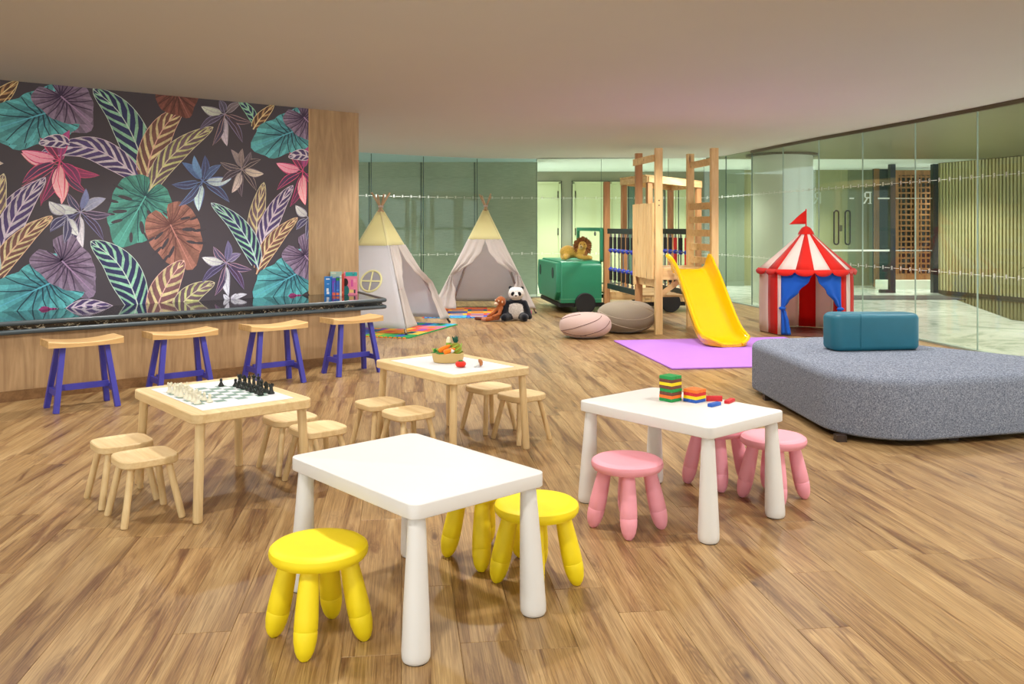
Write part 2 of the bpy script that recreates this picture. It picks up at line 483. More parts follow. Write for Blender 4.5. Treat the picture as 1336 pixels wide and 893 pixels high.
# ------------------------------------------------------------------ bar wall with mural
WC = -8.45
M_VEN = wood('oak_veneer', (198, 166, 122), (156, 124, 86), 'z', 0.5, 9.0)
M_MURBG = plain('mural_ground', (76, 68, 76), 0.55, var=0.12, scale=1.5)
wall = G().add([wl(-9, WC, 0), wl(4.926, WC, 0), wl(4.926, WC-0.25, 0), wl(-9, WC-0.25, 0), wl(-9, WC, CEIL), wl(4.926, WC, CEIL), wl(4.926, WC-0.25, CEIL), wl(-9, WC-0.25, CEIL)],
    [(0, 1, 5, 4), (1, 2, 6, 5), (2, 3, 7, 6), (3, 0, 4, 7)]).build('wall_left', M_VEN, smooth=0)
tag(wall, 'bar wall with dark tropical leaf mural and oak veneer end', None, None, 'structure')
o = G().bar(wl(4.336, WC+0.004, CEIL/2), wl(4.926, WC+0.004, CEIL/2), 0.008, CEIL).build('veneer_panel', M_VEN, wall, smooth=0)
G().bar(wl(4.336, WC+0.006, 0.6), wl(4.336, WC+0.006, CEIL), 0.012, 0.012).build('edge_strip', plain('pale_oak_edge', (206, 170, 118), 0.5), wall, smooth=0)

def wpx(x, y):
    d = Vector(((x-CX)/F, 1, (CY-y)/F)); k = WC/NW.dot(d); p = d*k
    return (U.dot(p), H+p.z)
def clip(poly, lo, hi, z0, z1):
    for ax, lim, sg in ((0, lo, 1), (0, hi, -1), (1, z0, 1), (1, z1, -1)):
        out = []
        for i in range(len(poly)):
            a, b = poly[i-1], poly[i]; da = (a[ax]-lim)*sg; db = (b[ax]-lim)*sg
            if da*db < 0:
                t = da/(da-db); out.append((a[0]+(b[0]-a[0])*t, a[1]+(b[1]-a[1])*t))
            if db >= 0: out.append(b)
        poly = out
        if len(poly) < 3: return []
    return poly
class Mural:
    def __init__(s): s.polys = []; s.layer = 0
    def poly(s, pts, col, dl=0.0): s.polys.append(([wpx(*p) for p in pts], s2l(col), s.layer+dl))
    def line(s, pts, w0, w1, col, dl=0.5):
        P = [Vector(p) for p in pts]; n = len(P)
        for i in range(n-1):
            d = (P[i+1]-P[i]); 
            if d.length < 1e-6: continue
            e = Vector((-d.y, d.x)).normalized(); a = w0+(w1-w0)*i/(n-1); b = w0+(w1-w0)*(i+1)/(n-1)
            s.poly([P[i]-e*a, P[i+1]-e*b, P[i+1]+e*b, P[i]+e*a], col, dl)
    def blade(s, mid, width, ca, cb, rib, n=11, edge=None):
        n = max(4, round(n*0.78))
        """striped prayer-plant leaf along a curved midrib (base -> tip)"""
        s.layer += 1
        m = catmull([(x, y, 0) for x, y in mid], 10); m = [Vector((p.x, p.y)) for p in m]
        def at(t):
            t = max(0, min(0.9999, t))*(len(m)-1); i = int(t); return m[i].lerp(m[i+1], t-i)
        def wd(t): return width/2*(math.sin(math.pi*min(1, max(0, t))**0.85))**0.75
        def nr(t):
            d = at(t+0.02)-at(t-0.02); return Vector((-d.y, d.x)).normalized()
        for sd in (-1, 1):
            prev = None
            K = n*2
            for k in range(K):
                t0, t1 = k/K, (k+1)/K
                col = ca if k % 2 else cb
                if k % 2 == 0: t1 = t0+(t1-t0)*1.25
                else: t0 = t0+(t1-t0)*0.25
                dl = 0.19
                a0, a1 = at(t0), at(t1); e0, e1 = min(1, t0+dl), min(1, t1+dl)
                j = 1+0.05*math.sin(k*2.3)
                pts = [a0, a1]
                for q in (1.0, 0.66, 0.33) if False else ():
                    pass
                mid1 = at((t1+e1)/2)+nr((t1+e1)/2)*sd*wd((t1+e1)/2)*0.55*j; mid0 = at((t0+e0)/2)+nr((t0+e0)/2)*sd*wd((t0+e0)/2)*0.55
                o1 = at(e1)+nr(e1)*sd*wd(e1); o0 = at(e0)+nr(e0)*sd*wd(e0)
                sh = 1-0.10*((k*7) % 5)/5
                cc = tuple(x*sh for x in col)
                s.poly([a0, a1, mid1, mid0], cc); s.poly([mid0, mid1, o1, o0], tuple(x*0.93 for x in cc))
            s.line([at(t/20)+nr(t/20)*sd*wd(t/20) for t in range(2, 21)], 0.45, 0.35, edge or rib, 0.4)
        s.line([at(t/16) for t in range(17)], 0.95, 0.4, rib)
    def heart(s, pet, tip, width, back, cin, cout, vein, nv=9, holes=()):
        """heart-shaped leaf; pet = where the stalk joins, back = how far the lobes reach behind it"""
        s.layer += 1
        P, T = Vector(pet), Vector(tip); ax = (T-P); L = ax.length; ax.normalize(); sd = Vector((-ax.y, ax.x))
        def outl(a):        # a in -pi..pi, 0 = tip
            u = abs(a)/math.pi
            r = interp(u, [(0, L), (0.13, L*0.80), (0.3, width*0.60), (0.5, width*0.52), (0.72, back*1.25), (0.88, back*1.05), (1.0, back*0.25)])
            return P+ax*(math.cos(a)*r)+sd*(math.sin(a)*r)
        K = 56
        for k in range(K):
            a0, a1 = -math.pi+2*math.pi*k/K, -math.pi+2*math.pi*(k+1)/K
            o0, o1 = outl(a0), outl(a1)
            ph = 0.5+0.5*math.cos((a0+a1)*nv*0.95)
            for q in range(4):
                f0, f1 = q/4, (q+1)/4; m = (f0+f1)/2
                col = tuple((ci*(1-m)+co*m)*(0.80+0.26*ph) for ci, co in zip(cin, cout))
                pts = [P.lerp(o0, f0), P.lerp(o0, f1), P.lerp(o1, f1), P.lerp(o1, f0)]
                s.poly(pts if q else [P, pts[1], pts[2]], col)
        for k in range(-nv, nv+1):
            a = math.pi*0.93*k/nv; o = outl(a)
            if k == 0: continue
            st = P+ax*(L*0.30*max(0, math.cos(a/1.2))*(1-abs(k)/nv))
            md = st.lerp(o, 0.5)+ax*(L*0.03)
            s.line([st, md, st.lerp(o, 0.97)], 0.75, 0.4, vein, 0.4)
        s.line([P, P.lerp(T, .5), P.lerp(T, 0.97)], 0.8, 0.35, tuple(min(255, v*1.25+25) for v in cin), 0.6)
        for (t, off, ln, wd_, ang) in holes:
            c = P+ax*(L*t)+sd*(width*off); d = (ax*math.cos(ang)+sd*math.sin(ang)); e = Vector((-d.y, d.x))
            s.poly([c+d*(ln*math.cos(q*math.pi/5))+e*(wd_*math.sin(q*math.pi/5)) for q in range(10)], (70, 62, 70), 0.7)
    def star(s, c, tips, wid, fills, edges):
        s.layer += 1
        C = Vector(c)
        for i, tp in enumerate(tips):
            T = Vector(tp); d = T-C; L = d.length; d.normalize(); e = Vector((-d.y, d.x))
            fl, ed = fills[i % len(fills)], edges[i % len(edges)]
            wv = wid*(1.15 if sum(fl) > 450 else 0.9)
            bow = e*(L*0.07*(1 if i % 2 else -1))
            def sh(k):
                pts = []
                for q in range(9):
                    t = q/8; pts.append(C+d*(L*(0.12+0.88*t))+bow*math.sin(math.pi*t)+e*(k*wv/2*math.sin(math.pi*t**0.8)**0.8))
                for q in range(8, -1, -1):
                    t = q/8; pts.append(C+d*(L*(0.12+0.88*t))+bow*math.sin(math.pi*t)-e*(k*wv/2*math.sin(math.pi*t**0.8)**0.8))
                return pts
            def strips(k, col, dl, shade):
                pts = sh(k); n = len(pts)//2
                for q in range(n-1):
                    f = 1-shade*q/n
                    s.poly([pts[q], pts[q+1], pts[2*n-2-q], pts[2*n-1-q]], tuple(x*f for x in col), dl)
            strips(1.0, ed, 0.1*(i % 3), 0.1); strips(0.80, fl, 0.1*(i % 3)+0.3, -0.25)
            s.line([C, C+d*(L*0.5)+bow, T], 0.5, 0.2, ed, 0.75)
    def build(s, parent, shifts, lo, hi, z0, z1):
        g = G()
        for sh in shifts:
            for pts, col, ly in s.polys:
                q = clip([(t+sh, z) for t, z in pts], lo, hi, z0, z1)
                if len(q) > 2:
                    g.add([wl(t, WC+0.003+ly*0.00012, z) for t, z in q], [tuple(range(len(q)))], 0, col)
        q = N('mural_print'); a = q.n('ShaderNodeAttribute', attribute_name='col')
        f = q.noise(q.mapping((1, 1, 1), rnd=False), 55, 4, 0.7)
        q.l(q.mix(1.0, a.outputs['Color'], q.ramp(f, [(0.3, (0.84, 0.84, 0.86)), (0.7, (1.2, 1.2, 1.2))]), 'MULTIPLY'), q.b.inputs['Base Color'])
        o = g.build('leaf_print', q.set(0.5), parent, smooth=0)
        o['label'] = 'tropical leaves printed in teal, purple, brown and pink'
        return o
NAVY, MINT, PUR, LIL = (52, 56, 104), (166, 222, 190), (92, 72, 128), (228, 216, 226)
BRN, CRM, MAU, LIM = (138, 92, 84), (240, 220, 165), (128, 102, 112), (222, 222, 152)
TEA, TEB, PHA, PHB = (62, 132, 148), (108, 200, 202), (122, 96, 126), (156, 136, 162)
GLD = (206, 160, 110)
mu = Mural()
TV, PV = (30, 62, 78), (66, 48, 78)
mu.blade([(-6, 138), (8, 122), (22, 106)], 17, GLD, (96, 66, 60), CRM, 8)
mu.heart((62, 153), (-12, 176), 62, 30, TEA, TEB, TV)
mu.heart((75, 127), (119, 171), 56, 26, PHA, PHB, PV)
mu.star((78, 215), [(27, 200), (57, 182), (88, 178), (130, 229), (28, 243), (53, 269), (80, 267), (114, 253)], 13,
        [(240, 180, 188), (110, 52, 76), (150, 76, 116), (140, 58, 96), (78, 60, 82), (116, 66, 84), (248, 190, 184), (84, 62, 88)], [(226, 110, 130), (200, 60, 100), (226, 110, 150), (226, 90, 130)])
mu.blade([(189, 250), (181, 198), (156, 148), (121, 116)], 42, MINT, NAVY, (210, 226, 214), 11)
mu.blade([(189, 252), (196, 205), (214, 166), (238, 142)], 36, CRM, BRN, (236, 190, 170), 11)
mu.blade([(192, 254), (214, 215), (242, 188), (278, 166)], 28, LIM, MAU, (226, 214, 180), 11)
mu.blade([(183, 235), (150, 208), (110, 192), (53, 199)], 32, LIL, PUR, (226, 206, 224), 12)
mu.heart((228, 116), (247, 154), 54, 14, (120, 72, 62), (146, 88, 76), (90, 54, 48))
mu.heart((190, 256), (152, 322), 74, 24, (64, 134, 124), (92, 172, 154), (32, 74, 82), 8,
         [(0.45, 0.26, 10, 2.4, 1.0), (0.62, 0.22, 8, 2.2, .8), (0.2, 0.30, 10, 2.4, 1.3), (0.5, -0.22, 9, 3, -.7), (0.25, -0.25, 9, 2.5, -1.1), (0.74, -0.14, 7, 2.4, -.5), (0.36, 0.47, 9, 2.0, 1.25), (0.58, 0.40, 8, 1.8, 1.1), (0.36, -0.47, 9, 2.0, -1.25), (0.60, -0.38, 8, 1.8, -1.1), (0.10, 0.5, 8, 1.6, 1.5), (0.10, -0.5, 8, 1.6, -1.5)])
mu.heart((222, 293), (251, 352), 66, 26, (140, 90, 80), (178, 122, 106), (104, 62, 58), 8,
         [(0.3, 0.26, 9, 2.2, 1.0), (0.5, 0.22, 9, 2.2, .9), (0.1, 0.3, 8, 2, 1.3), (0.25, -0.28, 9, 2.6, -1.1), (0.5, -0.22, 7, 2, -.9), (0.02, -0.32, 7, 1.8, -1.3), (0.36, 0.47, 9, 2.0, 1.25), (0.58, 0.40, 8, 1.8, 1.1), (0.36, -0.47, 9, 2.0, -1.25), (0.60, -0.38, 8, 1.8, -1.1), (0.10, 0.5, 8, 1.6, 1.5), (0.10, -0.5, 8, 1.6, -1.5)])
mu.star((105, 277), [(67, 266), (65, 303), (87, 323), (108, 324), (135, 314), (145, 280), (138, 259), (112, 246), (88, 252)], 12,
        [(206, 210, 206), (70, 66, 100), (72, 66, 96), (214, 208, 214), (70, 56, 74), (68, 60, 82), (150, 152, 176), (120, 128, 170), (70, 70, 96)], [(190, 186, 200), (132, 132, 176), (176, 150, 176)])
mu.blade([(-4, 330), (10, 290), (28, 262), (54, 236)], 34, LIL, PUR, (226, 206, 224), 10)
mu.blade([(-6, 368), (12, 330), (36, 304), (69, 284)], 26, CRM, BRN, (236, 200, 170), 11)
mu.heart((64, 374), (-14, 404), 64, 30, TEA, TEB, TV)
mu.heart((82, 345), (122, 387), 56, 28, PHA, PHB, PV)
mu.blade([(184, 412), (170, 372), (150, 340), (118, 315)], 44, MINT, NAVY, (210, 226, 214), 11)
mu.blade([(200, 424), (208, 392), (222, 364), (240, 340)], 36, CRM, (150, 102, 104), (236, 190, 180), 9)
mu.blade([(222, 424), (238, 396), (256, 380), (280, 369)], 26, LIM, MAU, (226, 214, 180), 9)
mu.blade([(82, 409), (105, 399), (128, 399), (152, 403)], 15, LIL, PUR, (226, 206, 224), 6)
mu.heart((74, 406), (50, 407), 9, 3, (170, 40, 110), (210, 80, 150), (110, 30, 80), 4)
mu.star((293, 149), [(262, 139), (260, 169), (277, 190), (296, 191), (316, 186), (328, 160), (314, 134), (286, 130)], 11,
        [(196, 200, 186), (84, 74, 92), (74, 68, 88), (196, 184, 196), (80, 64, 72), (72, 62, 74), (120, 108, 112), (90, 84, 100)], [(176, 166, 176), (150, 140, 176), (186, 150, 150)])
mu.blade([(334, 163), (326, 146), (311, 131)], 12, MINT, NAVY, MINT, 6)
mu.blade([(330, 169), (340, 154), (357, 137)], 14, GLD, (110, 76, 60), CRM, 7)
mu.heart((384, 171), (327, 193), 50, 26, TEA, TEB, TV)
mu.heart((396, 153), (424, 182), 44, 22, PHA, PHB, PV)
mu.star((264, 237), [(224, 241), (237, 212), (253, 203), (267, 203), (288, 215), (302, 233), (299, 264), (259, 276), (233, 269)], 12,
        [(70, 72, 104), (84, 112, 156), (110, 148, 190), (72, 76, 108), (80, 94, 132), (192, 208, 214), (72, 70, 100), (196, 218, 218), (78, 78, 110)], [(120, 150, 200), (110, 130, 190)])
mu.star((315, 221), [(287, 212), (301, 195), (316, 194), (327, 198), (340, 208), (344, 227), (334, 249), (315, 257), (302, 252), (288, 238)], 10,
        [(84, 74, 84), (150, 134, 130), (130, 114, 112), (96, 84, 90), (70, 60, 66), (206, 190, 174), (70, 60, 70), (80, 66, 76), (206, 190, 184), (74, 64, 74)], [(180, 160, 152), (150, 134, 146)])
mu.star((395, 223), [(360, 213), (377, 199), (404, 190), (361, 248), (378, 270), (398, 268), (414, 250)], 12,
        [(242, 160, 182), (120, 52, 88), (160, 76, 130), (84, 54, 88), (100, 54, 80), (250, 182, 188), (120, 58, 96)], [(226, 80, 140), (240, 100, 140)])
mu.blade([(404, 206), (392, 202), (376, 205)], 14, LIL, PUR, LIL, 5)
mu.blade([(335, 347), (334, 310), (336, 275), (344, 238)], 24, CRM, MAU, (230, 220, 180), 12)
mu.blade([(337, 345), (346, 305), (362, 270), (382, 242)], 24, LIL, PUR, (226, 206, 224), 12)
mu.blade([(334, 358), (346, 330), (364, 306), (388, 284)], 21, CRM, BRN, (236, 196, 160), 11)
mu.blade([(337, 352), (326, 320), (306, 290), (275, 265)], 25, MINT, NAVY, (200, 220, 224), 12)
mu.star((295, 343), [(263, 336), (263, 369), (280, 386), (298, 387), (318, 378), (328, 352), (314, 331), (297, 314), (278, 322)], 11,
        [(206, 206, 204), (74, 66, 96), (72, 60, 90), (206, 206, 214), (80, 56, 84), (72, 62, 90), (116, 104, 140), (100, 96, 130), (84, 78, 104)], [(180, 172, 196), (140, 130, 176), (200, 160, 180)])
mu.heart((387, 357), (330, 388), 52, 26, TEA, TEB, TV)
mu.heart((397, 333), (424, 366), 46, 24, PHA, PHB, PV)
mu.star((402, 284), [(385, 268), (386, 300), (399, 314), (412, 306)], 10, [(206, 206, 204), (70, 66, 100), (74, 70, 100)], [(180, 176, 196)])
mu.heart((390, 388), (374, 389), 7, 3, (150, 40, 110), (190, 70, 140), (110, 30, 80), 4)
mu.star((300, 392), [(291, 384), (308, 383), (322, 384)], 6, [(206, 206, 214)], [(180, 172, 196)])
o = G().bar(wl(-9, WC+0.001, (0.585+CEIL)/2), wl(4.336, WC+0.001, (0.585+CEIL)/2), 0.002, CEIL-0.585).build('mural_panel', M_MURBG, wall, smooth=0)
o['label'] = 'dark plum mural ground'
period = wpx(384, 171)[0]-wpx(62, 153)[0]
mu.build(wall, [0, -period*1.0], -6.0, 4.33, 0.588, CEIL)

# ------------------------------------------------------------------ cream side wall, and a window wall added behind the camera for frontal fill
M_PAINT = plain('cream_paint', (226, 216, 200), 0.9, var=0.02, spec=0.1)
wf_ = root('added_fill_window', 'tall window wall added behind the camera to let in fill daylight', None, kind='structure')
for k in range(9):
    G().box((-12+k*2.14, -4.05, CEIL/2), (0.08, 0.1, CEIL)).build('fill_window_mullion', M_PAINT, wf_, smooth=0)
    if k < 8: G().box((-12+(k+.5)*2.14, -4.05, CEIL/2), (2.05, 0.012, CEIL-0.1)).build('glass_pane', M_GLASS, wf_, smooth=0)
for z in (0.04, CEIL-0.04): G().box((-3.44, -4.05, z), (17.2, 0.1, 0.08)).build('fill_window_rail', M_PAINT, wf_, smooth=0)
o = G().box((5.19, -0.05, CEIL/2), (0.1, 7.9, CEIL)).build('wall_right', M_PAINT, smooth=0); tag(o, 'plain cream wall continuing from the side glazing', None, None, 'structure')

# ------------------------------------------------------------------ lobby beyond the glass
q = N('pale_marble'); v = q.mapping((0.9, 0.9, 0.9), rnd=False)
fa = q.noise(v, 1.2, 6, 0.65, 2.5)
q.l(q.ramp(fa, [(0.38, s2l((176, 186, 172))), (0.5, s2l((214, 220, 206))), (0.62, s2l((224, 226, 214)))]), q.b.inputs['Base Color'])
M_MARB = q.set(0.16, spec=0.5)
lf = [(p[0], p[1]) for p in RIGHT[::-1]]+[(p[0], p[1]) for p in BACK[::-1][1:]]
lf = [(16, 3.9), (16, 22), (-8, 22), (-8, 13.2)]+lf[::-1]
lf = lf[::-1] if sum(lf[i-1][0]*lf[i][1]-lf[i][0]*lf[i-1][1] for i in range(len(lf))) < 0 else lf
o = G().prism(lf, -0.02, 0.002).build('floor_lobby', M_MARB, smooth=0); tag(o, 'polished pale marble lobby floor beyond the glass', None, None, 'structure')
M_LC = plain('olive_ceiling_panel', (128, 126, 92), 0.35, var=0.10, spec=0.5, scale=3)
M_LW = plain('lobby_white_ceiling', (226, 236, 228), 0.8, var=0.02)
o = G().prism([(5.15, 3.9), (16, 3.9), (16, 16.25), (3.55, 16.25), (3.75, 15.5)]+[(p[0]+0.03, p[1]) for p in RIGHT[:-1]], CEIL, CEIL+0.1).build('ceiling_lobby', M_LC, smooth=0)
tag(o, 'dark olive polished lobby ceiling', None, None, 'structure')
o = G().prism([(0.47, 16.0), (3.4, 16.0), (3.6, 16.26), (16, 16.26), (16, 22), (0.47, 22)], CEIL+.0, CEIL+0.1).build('ceiling_corridor', M_LW, smooth=0); tag(o, 'white corridor ceiling beyond the glass', None, None, 'structure')
o = G().prism([(-8, 13.3), (-4.6, 13.25)]+[(p[0], p[1]+0.04) for p in BACK[1:5]]+[(0.4, 16.22)]+[(0.46, 16.25), (0.46, 17.0), (-8, 17.0)], CEIL, CEIL+0.1).build('ceiling_recess', plain('blue_grey_ceiling', (186, 216, 222), 0.7), smooth=0); tag(o, 'blue-grey ceiling strip behind the back glazing', None, None, 'structure')
q = N('green_textile'); v = q.mapping((1, 1, 1), rnd=False)
f1 = q.noise(q.mapping((2, 1, 26), rnd=False), 3, 4, 0.6); f2 = q.noise(v, 1.1, 3)
c = q.ramp(f1, [(0.3, s2l((146, 160, 138))), (0.7, s2l((172, 184, 160)))])
q.l(q.mix(0.35, c, q.ramp(f2, [(0.3, s2l((140, 152, 134))), (0.7, s2l((182, 190, 168)))])), q.b.inputs['Base Color'])
M_GREEN = q.set(0.8)
o = G().box((-3.76, 17.05, CEIL/2), (8.5, 0.1, CEIL)).build('wall_back', M_GREEN, smooth=0); tag(o, 'sage green textile wall behind the back glazing', None, None, 'structure')
for x in (-2.75, -1.75, -0.72): G().box((x, 16.995, CEIL/2), (0.012, 0.012, CEIL)).build('panel_joint', M_JOINTD, o, smooth=0)
M_LOL = plain('lobby_olive_paint', (150, 148, 122), 0.7, var=0.05)
M_DOOR = plain('pale_lime_door', (198, 204, 158), 0.6, var=0.03)
M_DK = plain('dark_bronze', (38, 36, 30), 0.4)
M_HINGE = plain('door_hinge_metal', (86, 84, 66), 0.4, 0.6)
LY = 20.0
o = G().box((2.2, LY+0.06, CEIL/2), (6.0, 0.1, CEIL)).build('wall_corridor', M_LOL, smooth=0); tag(o, 'olive corridor wall with pale doors', None, None, 'structure')
def lx(px, Y=LY): return (px-CX)*Y/F
def lz(py, Y=LY): return H+(CY-py)*Y/F
def door(name, a, b, label, hinge=None, handle=None, Y=LY, top=2.30, m=M_DOOR):
    d = root(name, label, None, (0, 0, 0), kind='structure')
    x0, x1 = lx(a, Y), lx(b, Y)
    G().box(((x0+x1)/2, Y-0.01, top/2), (x1-x0-0.10, 0.05, top-0.06)).build('door_leaf', m, d, smooth=0)
    for x in (x0+0.02, x1-0.02): G().box((x, Y-0.02, top/2), (0.05, 0.09, top)).build('door_jamb', m, d, smooth=0)
    G().box(((x0+x1)/2, Y-0.02, top-0.01), (x1-x0, 0.09, 0.05)).build('door_head', m, d, smooth=0)
    G().box(((x0+x1)/2, Y-0.03, top+0.022), (x1-x0+0.05, 0.08, 0.014)).build('shadow_gap', M_DK, d, smooth=0)
    for x in (x0-0.012, x1+0.012): G().box((x, Y-0.03, top/2), (0.014, 0.08, top)).build('shadow_gap', M_DK, d, smooth=0)
    if hinge is not None:
        for z in (0.35, 1.18, 2.02): G().box((x1-0.06 if hinge else x0+0.06, Y-0.045, z), (0.03, 0.02, 0.16)).build('hinge', M_HINGE, d, smooth=0)
    return d
door('door_1', 690, 731.5, 'pale lime corridor door ending at the sage green wall', True)
door('door_2', 747, 793, 'pale lime corridor door behind the toy truck', False)
door('door_3', 795, 818, 'narrow pale lime corridor door behind the rope bridge')
door('door_4', 868, 884, 'pale lime corridor door leaf seen under the small slatted roof')
door('door_5', 885, 908, 'pale lime corridor door leaf beside the ladder')
G().box((lx(824), LY-0.01, 1.1), (0.14, 0.04, 2.2)).build('dark_panel', plain('dark_teal_panel', (84, 110, 92), 0.5), bpy.data.objects['wall_corridor'], smooth=0)
# dark doorway left of the round column
o = G().box((4.75, 19.3, CEIL/2), (0.62, 0.1, CEIL)).build('wall_niche', plain('sage_grey_paint', (124, 134, 112), 0.7), smooth=0); tag(o, 'grey-green wall end beside the dark doorway', None, None, 'structure')
dd = root('door_6', 'dark doorway with wood header beyond the glass', None, kind='structure')
Yd = 19.6
G().box((lx(953, Yd), Yd, 1.2), (0.16, 0.1, 2.36)).build('door_jamb', plain('white_jamb', (224, 232, 226), 0.5), dd, smooth=0)
G().box((lx(972, Yd), Yd+0.06, 1.02), (0.48, 0.05, 2.04)).build('door_leaf', plain('dark_door', (52, 54, 42), 0.4), dd, smooth=0)
G().box((lx(972, Yd), Yd+0.05, 2.24), (0.48, 0.06, 0.40)).build('door_head', wood('header_wood', (150, 128, 88), (120, 98, 62), 'x'), dd, smooth=0)
G().box((lx(972, Yd), Yd, 0.36), (0.46, 0.05, 0.14)).build('kick_rail', plain('pale_rail', (196, 206, 186), 0.5), dd, smooth=0)
G().box((lx(968, Yd), Yd, 2.22), (0.09, 0.04, 0.10)).build('exit_sign_box', M_DK, dd, smooth=0)
for z in (1.55, 1.5, .95, .7): G().box((lx(953, Yd), Yd-0.06, z), (0.16, 0.02, 0.02)).build('hinge', M_DK, dd, smooth=0)
# column
col = G().lathe([(0.51, 0), (0.51, CEIL)], 48, (4.64, 15.2, 0)).build('column', plain('pale_stone_column', (192, 198, 176), 0.45, var=0.04, scale=4)); tag(col, 'round pale stone column behind the glass', None, None, 'structure')
G().lathe([(0.60, CEIL-0.035), (0.60, CEIL-0.002), (0.5, CEIL-0.002), (0.5, CEIL-0.035)], 48, (4.64, 15.2, 0)).build('column_shade_ring', M_BRONZE_SHADE, col)  # dark ring stands in for the shadow round the column top
# storefront with mirrored letters, double doors, posts
Ys = 17.3
o = G().box((7.2, 19.45, CEIL/2), (4.2, 0.1, CEIL)).build('wall_lobby', plain('olive_lobby_wall', (152, 150, 104), 0.6, var=0.06), smooth=0); tag(o, 'olive lobby back wall behind the glass storefront', None, None, 'structure')
G().box((lx(1123, 19.38), 19.385, CEIL/2), (0.55, 0.02, CEIL)).build('wall_panel', plain('dark_olive_panel', (118, 122, 84), 0.6), o, smooth=0)
G().box((lx(1057, 19.3), 19.36, CEIL/2), (0.17, 0.03, CEIL)).build('wall_panel', plain('pale_green_panel', (190, 212, 196), 0.6), o, smooth=0)
sf = root('door_7', 'glass double storefront door with black loop handles and mirrored white letter', None, kind='structure')
for a, b in ((1062, 1097), (1098, 1132), (1133, 1161)):
    p = G().box(((lx(a, Ys)+lx(b, Ys))/2, Ys, 1.2), (lx(b, Ys)-lx(a, Ys)-0.01, 0.012, 2.38)).build('glass_leaf', M_GLASS, sf, smooth=0)
for a, b in ((1086, 1093.5), (1100.5, 1108.5)):
    x0, x1 = lx(a, Ys)+0.012, lx(b, Ys)-0.012; z0, z1 = lz(319, Ys), lz(275, Ys); c = (x0+x1)/2; r = (x1-x0)/2
    pts = [(c+r*math.cos(t*math.pi/8), Ys-0.06, z1-r+r*math.sin(t*math.pi/8)) for t in range(9)]+[(c-r*math.cos(t*math.pi/8), Ys-0.06, z0+r-r*math.sin(t*math.pi/8)) for t in range(9)]
    G().tube(pts, 0.016, 8, closed=True).build('loop_handle', M_DK, sf)
G().box((lx(1096.5, Ys), Ys-0.02, lz(298, Ys)), (0.05, 0.03, 0.12)).build('lock_plate', M_HINGE, sf, smooth=0)
g = G()
for a, b, y, hh in ((1062, 1161, 327, 0.035), (1108, 1114, 259, 0.03), (1145, 1161, 259, 0.03), (1165, 1216, 259, 0.012), (1165, 1216, 327, 0.012)):
    g.box(((lx(a, Ys)+lx(b, Ys))/2, Ys-0.012, lz(y, Ys)), (lx(b, Ys)-lx(a, Ys), 0.004, hh))
g.build('white_stripe', M_DECAL, sf, smooth=0)
g = G()
add_R(g, (lx(1136, Ys), Ys-0.012, lz(266, Ys)), (-1, 0, 0), 0.235)
g.box((lx(1134.5, Ys), Ys-0.012, lz(265.6, Ys)), (0.07, .002, .015)); g.box((lx(1134.5, Ys), Ys-0.012, lz(251, Ys)), (0.07, .002, .015)); g.build('mirrored_letter', M_DECAL, sf, smooth=0)
g = G(); add_R(g, (lx(1071, Ys), Ys-0.012, lz(266, Ys)), (-1, 0, 0), 0.225); g.build('mirrored_letter', plain('faint_vinyl', (176, 184, 160), 0.6), sf, smooth=0)
M_POST = plain('black_steel', (30, 36, 36), 0.35, 0.3)
for px in (1163.5, 1219): G().box((lx(px, Ys), Ys, CEIL/2-0.01), (0.10, 0.12, CEIL-0.02)).build('steel_post', M_POST, sf, smooth=0)
G().box((lx(1155, Ys), Ys, 0.035), (0.22, 0.10, 0.06)).build('floor_closer', M_POST, sf, smooth=0)
# timber lattice screens
M_LAT = wood('lattice_oak', (170, 120, 66), (122, 80, 40), 'z', 0.5, 12)
Yl = 18.6
ls = root('lattice_screen', 'timber lattice screen between black steel posts in the lobby', 'screen', (0, 0, 0))
x0, x1 = lx(1166, Yl), lx(1222, Yl); z0, z1 = 0.18, 2.46
G().box(((x0+x1)/2, Yl+0.10, (z0+z1)/2), (x1-x0, 0.02, z1-z0)).build('backing', plain('dark_glass_back', (30, 36, 32), 0.3), ls, smooth=0)
for x in (x0, x0+0.15, (x0+x1)/2+0.07, x1-0.03): pass
fr = [x0+0.045, (x0+x1)/2+0.02, x1-0.03]
for i, x in enumerate(fr): G().box((x, Yl, (z0+z1)/2), (0.09 if i < 2 else 0.06, 0.07, z1-z0)).build('stile', M_LAT, ls, smooth=0)
for z in (z0+0.05, z1-0.03): G().box(((x0+x1)/2, Yl, z), (x1-x0, 0.06, 0.10)).build('rail', M_LAT, ls, smooth=0)
for a, b in ((fr[0], fr[1]), (fr[1], fr[2])):
    for k in range(1, 4): G().box((a+(b-a)*k/4, Yl, (z0+z1)/2), (0.032, 0.03, z1-z0)).build('lattice_bar', M_LAT, ls, smooth=0)
for k in range(1, 20): G().box(((x0+x1)/2, Yl-0.005, z0+(z1-z0)*k/20), (x1-x0-.1, 0.03, 0.036)).build('lattice_bar', M_LAT, ls, smooth=0)
ls2 = root('lattice_screen', 'narrow dark lattice screen behind the storefront glass', 'screen')
x0, x1 = lx(1141, Yl+.4), lx(1161, Yl+.4)
G().box(((x0+x1)/2, Yl+.5, 1.3), (x1-x0, 0.02, 2.6)).build('backing', plain('black_green_back', (26, 40, 36), 0.3), ls2, smooth=0)
G().box((x0+.05, Yl+.42, 1.3), (0.10, 0.06, 2.59)).build('stile', M_LAT, ls2, smooth=0)
for k in range(1, 20): G().box(((x0+x1)/2+.05, Yl+.45, 0.2+2.2*k/20), (x1-x0-.1, 0.02, 0.014)).build('lattice_bar', plain('dark_bar', (56, 66, 54), 0.5) if k == 1 else bpy.data.materials['dark_bar'], ls2, smooth=0)
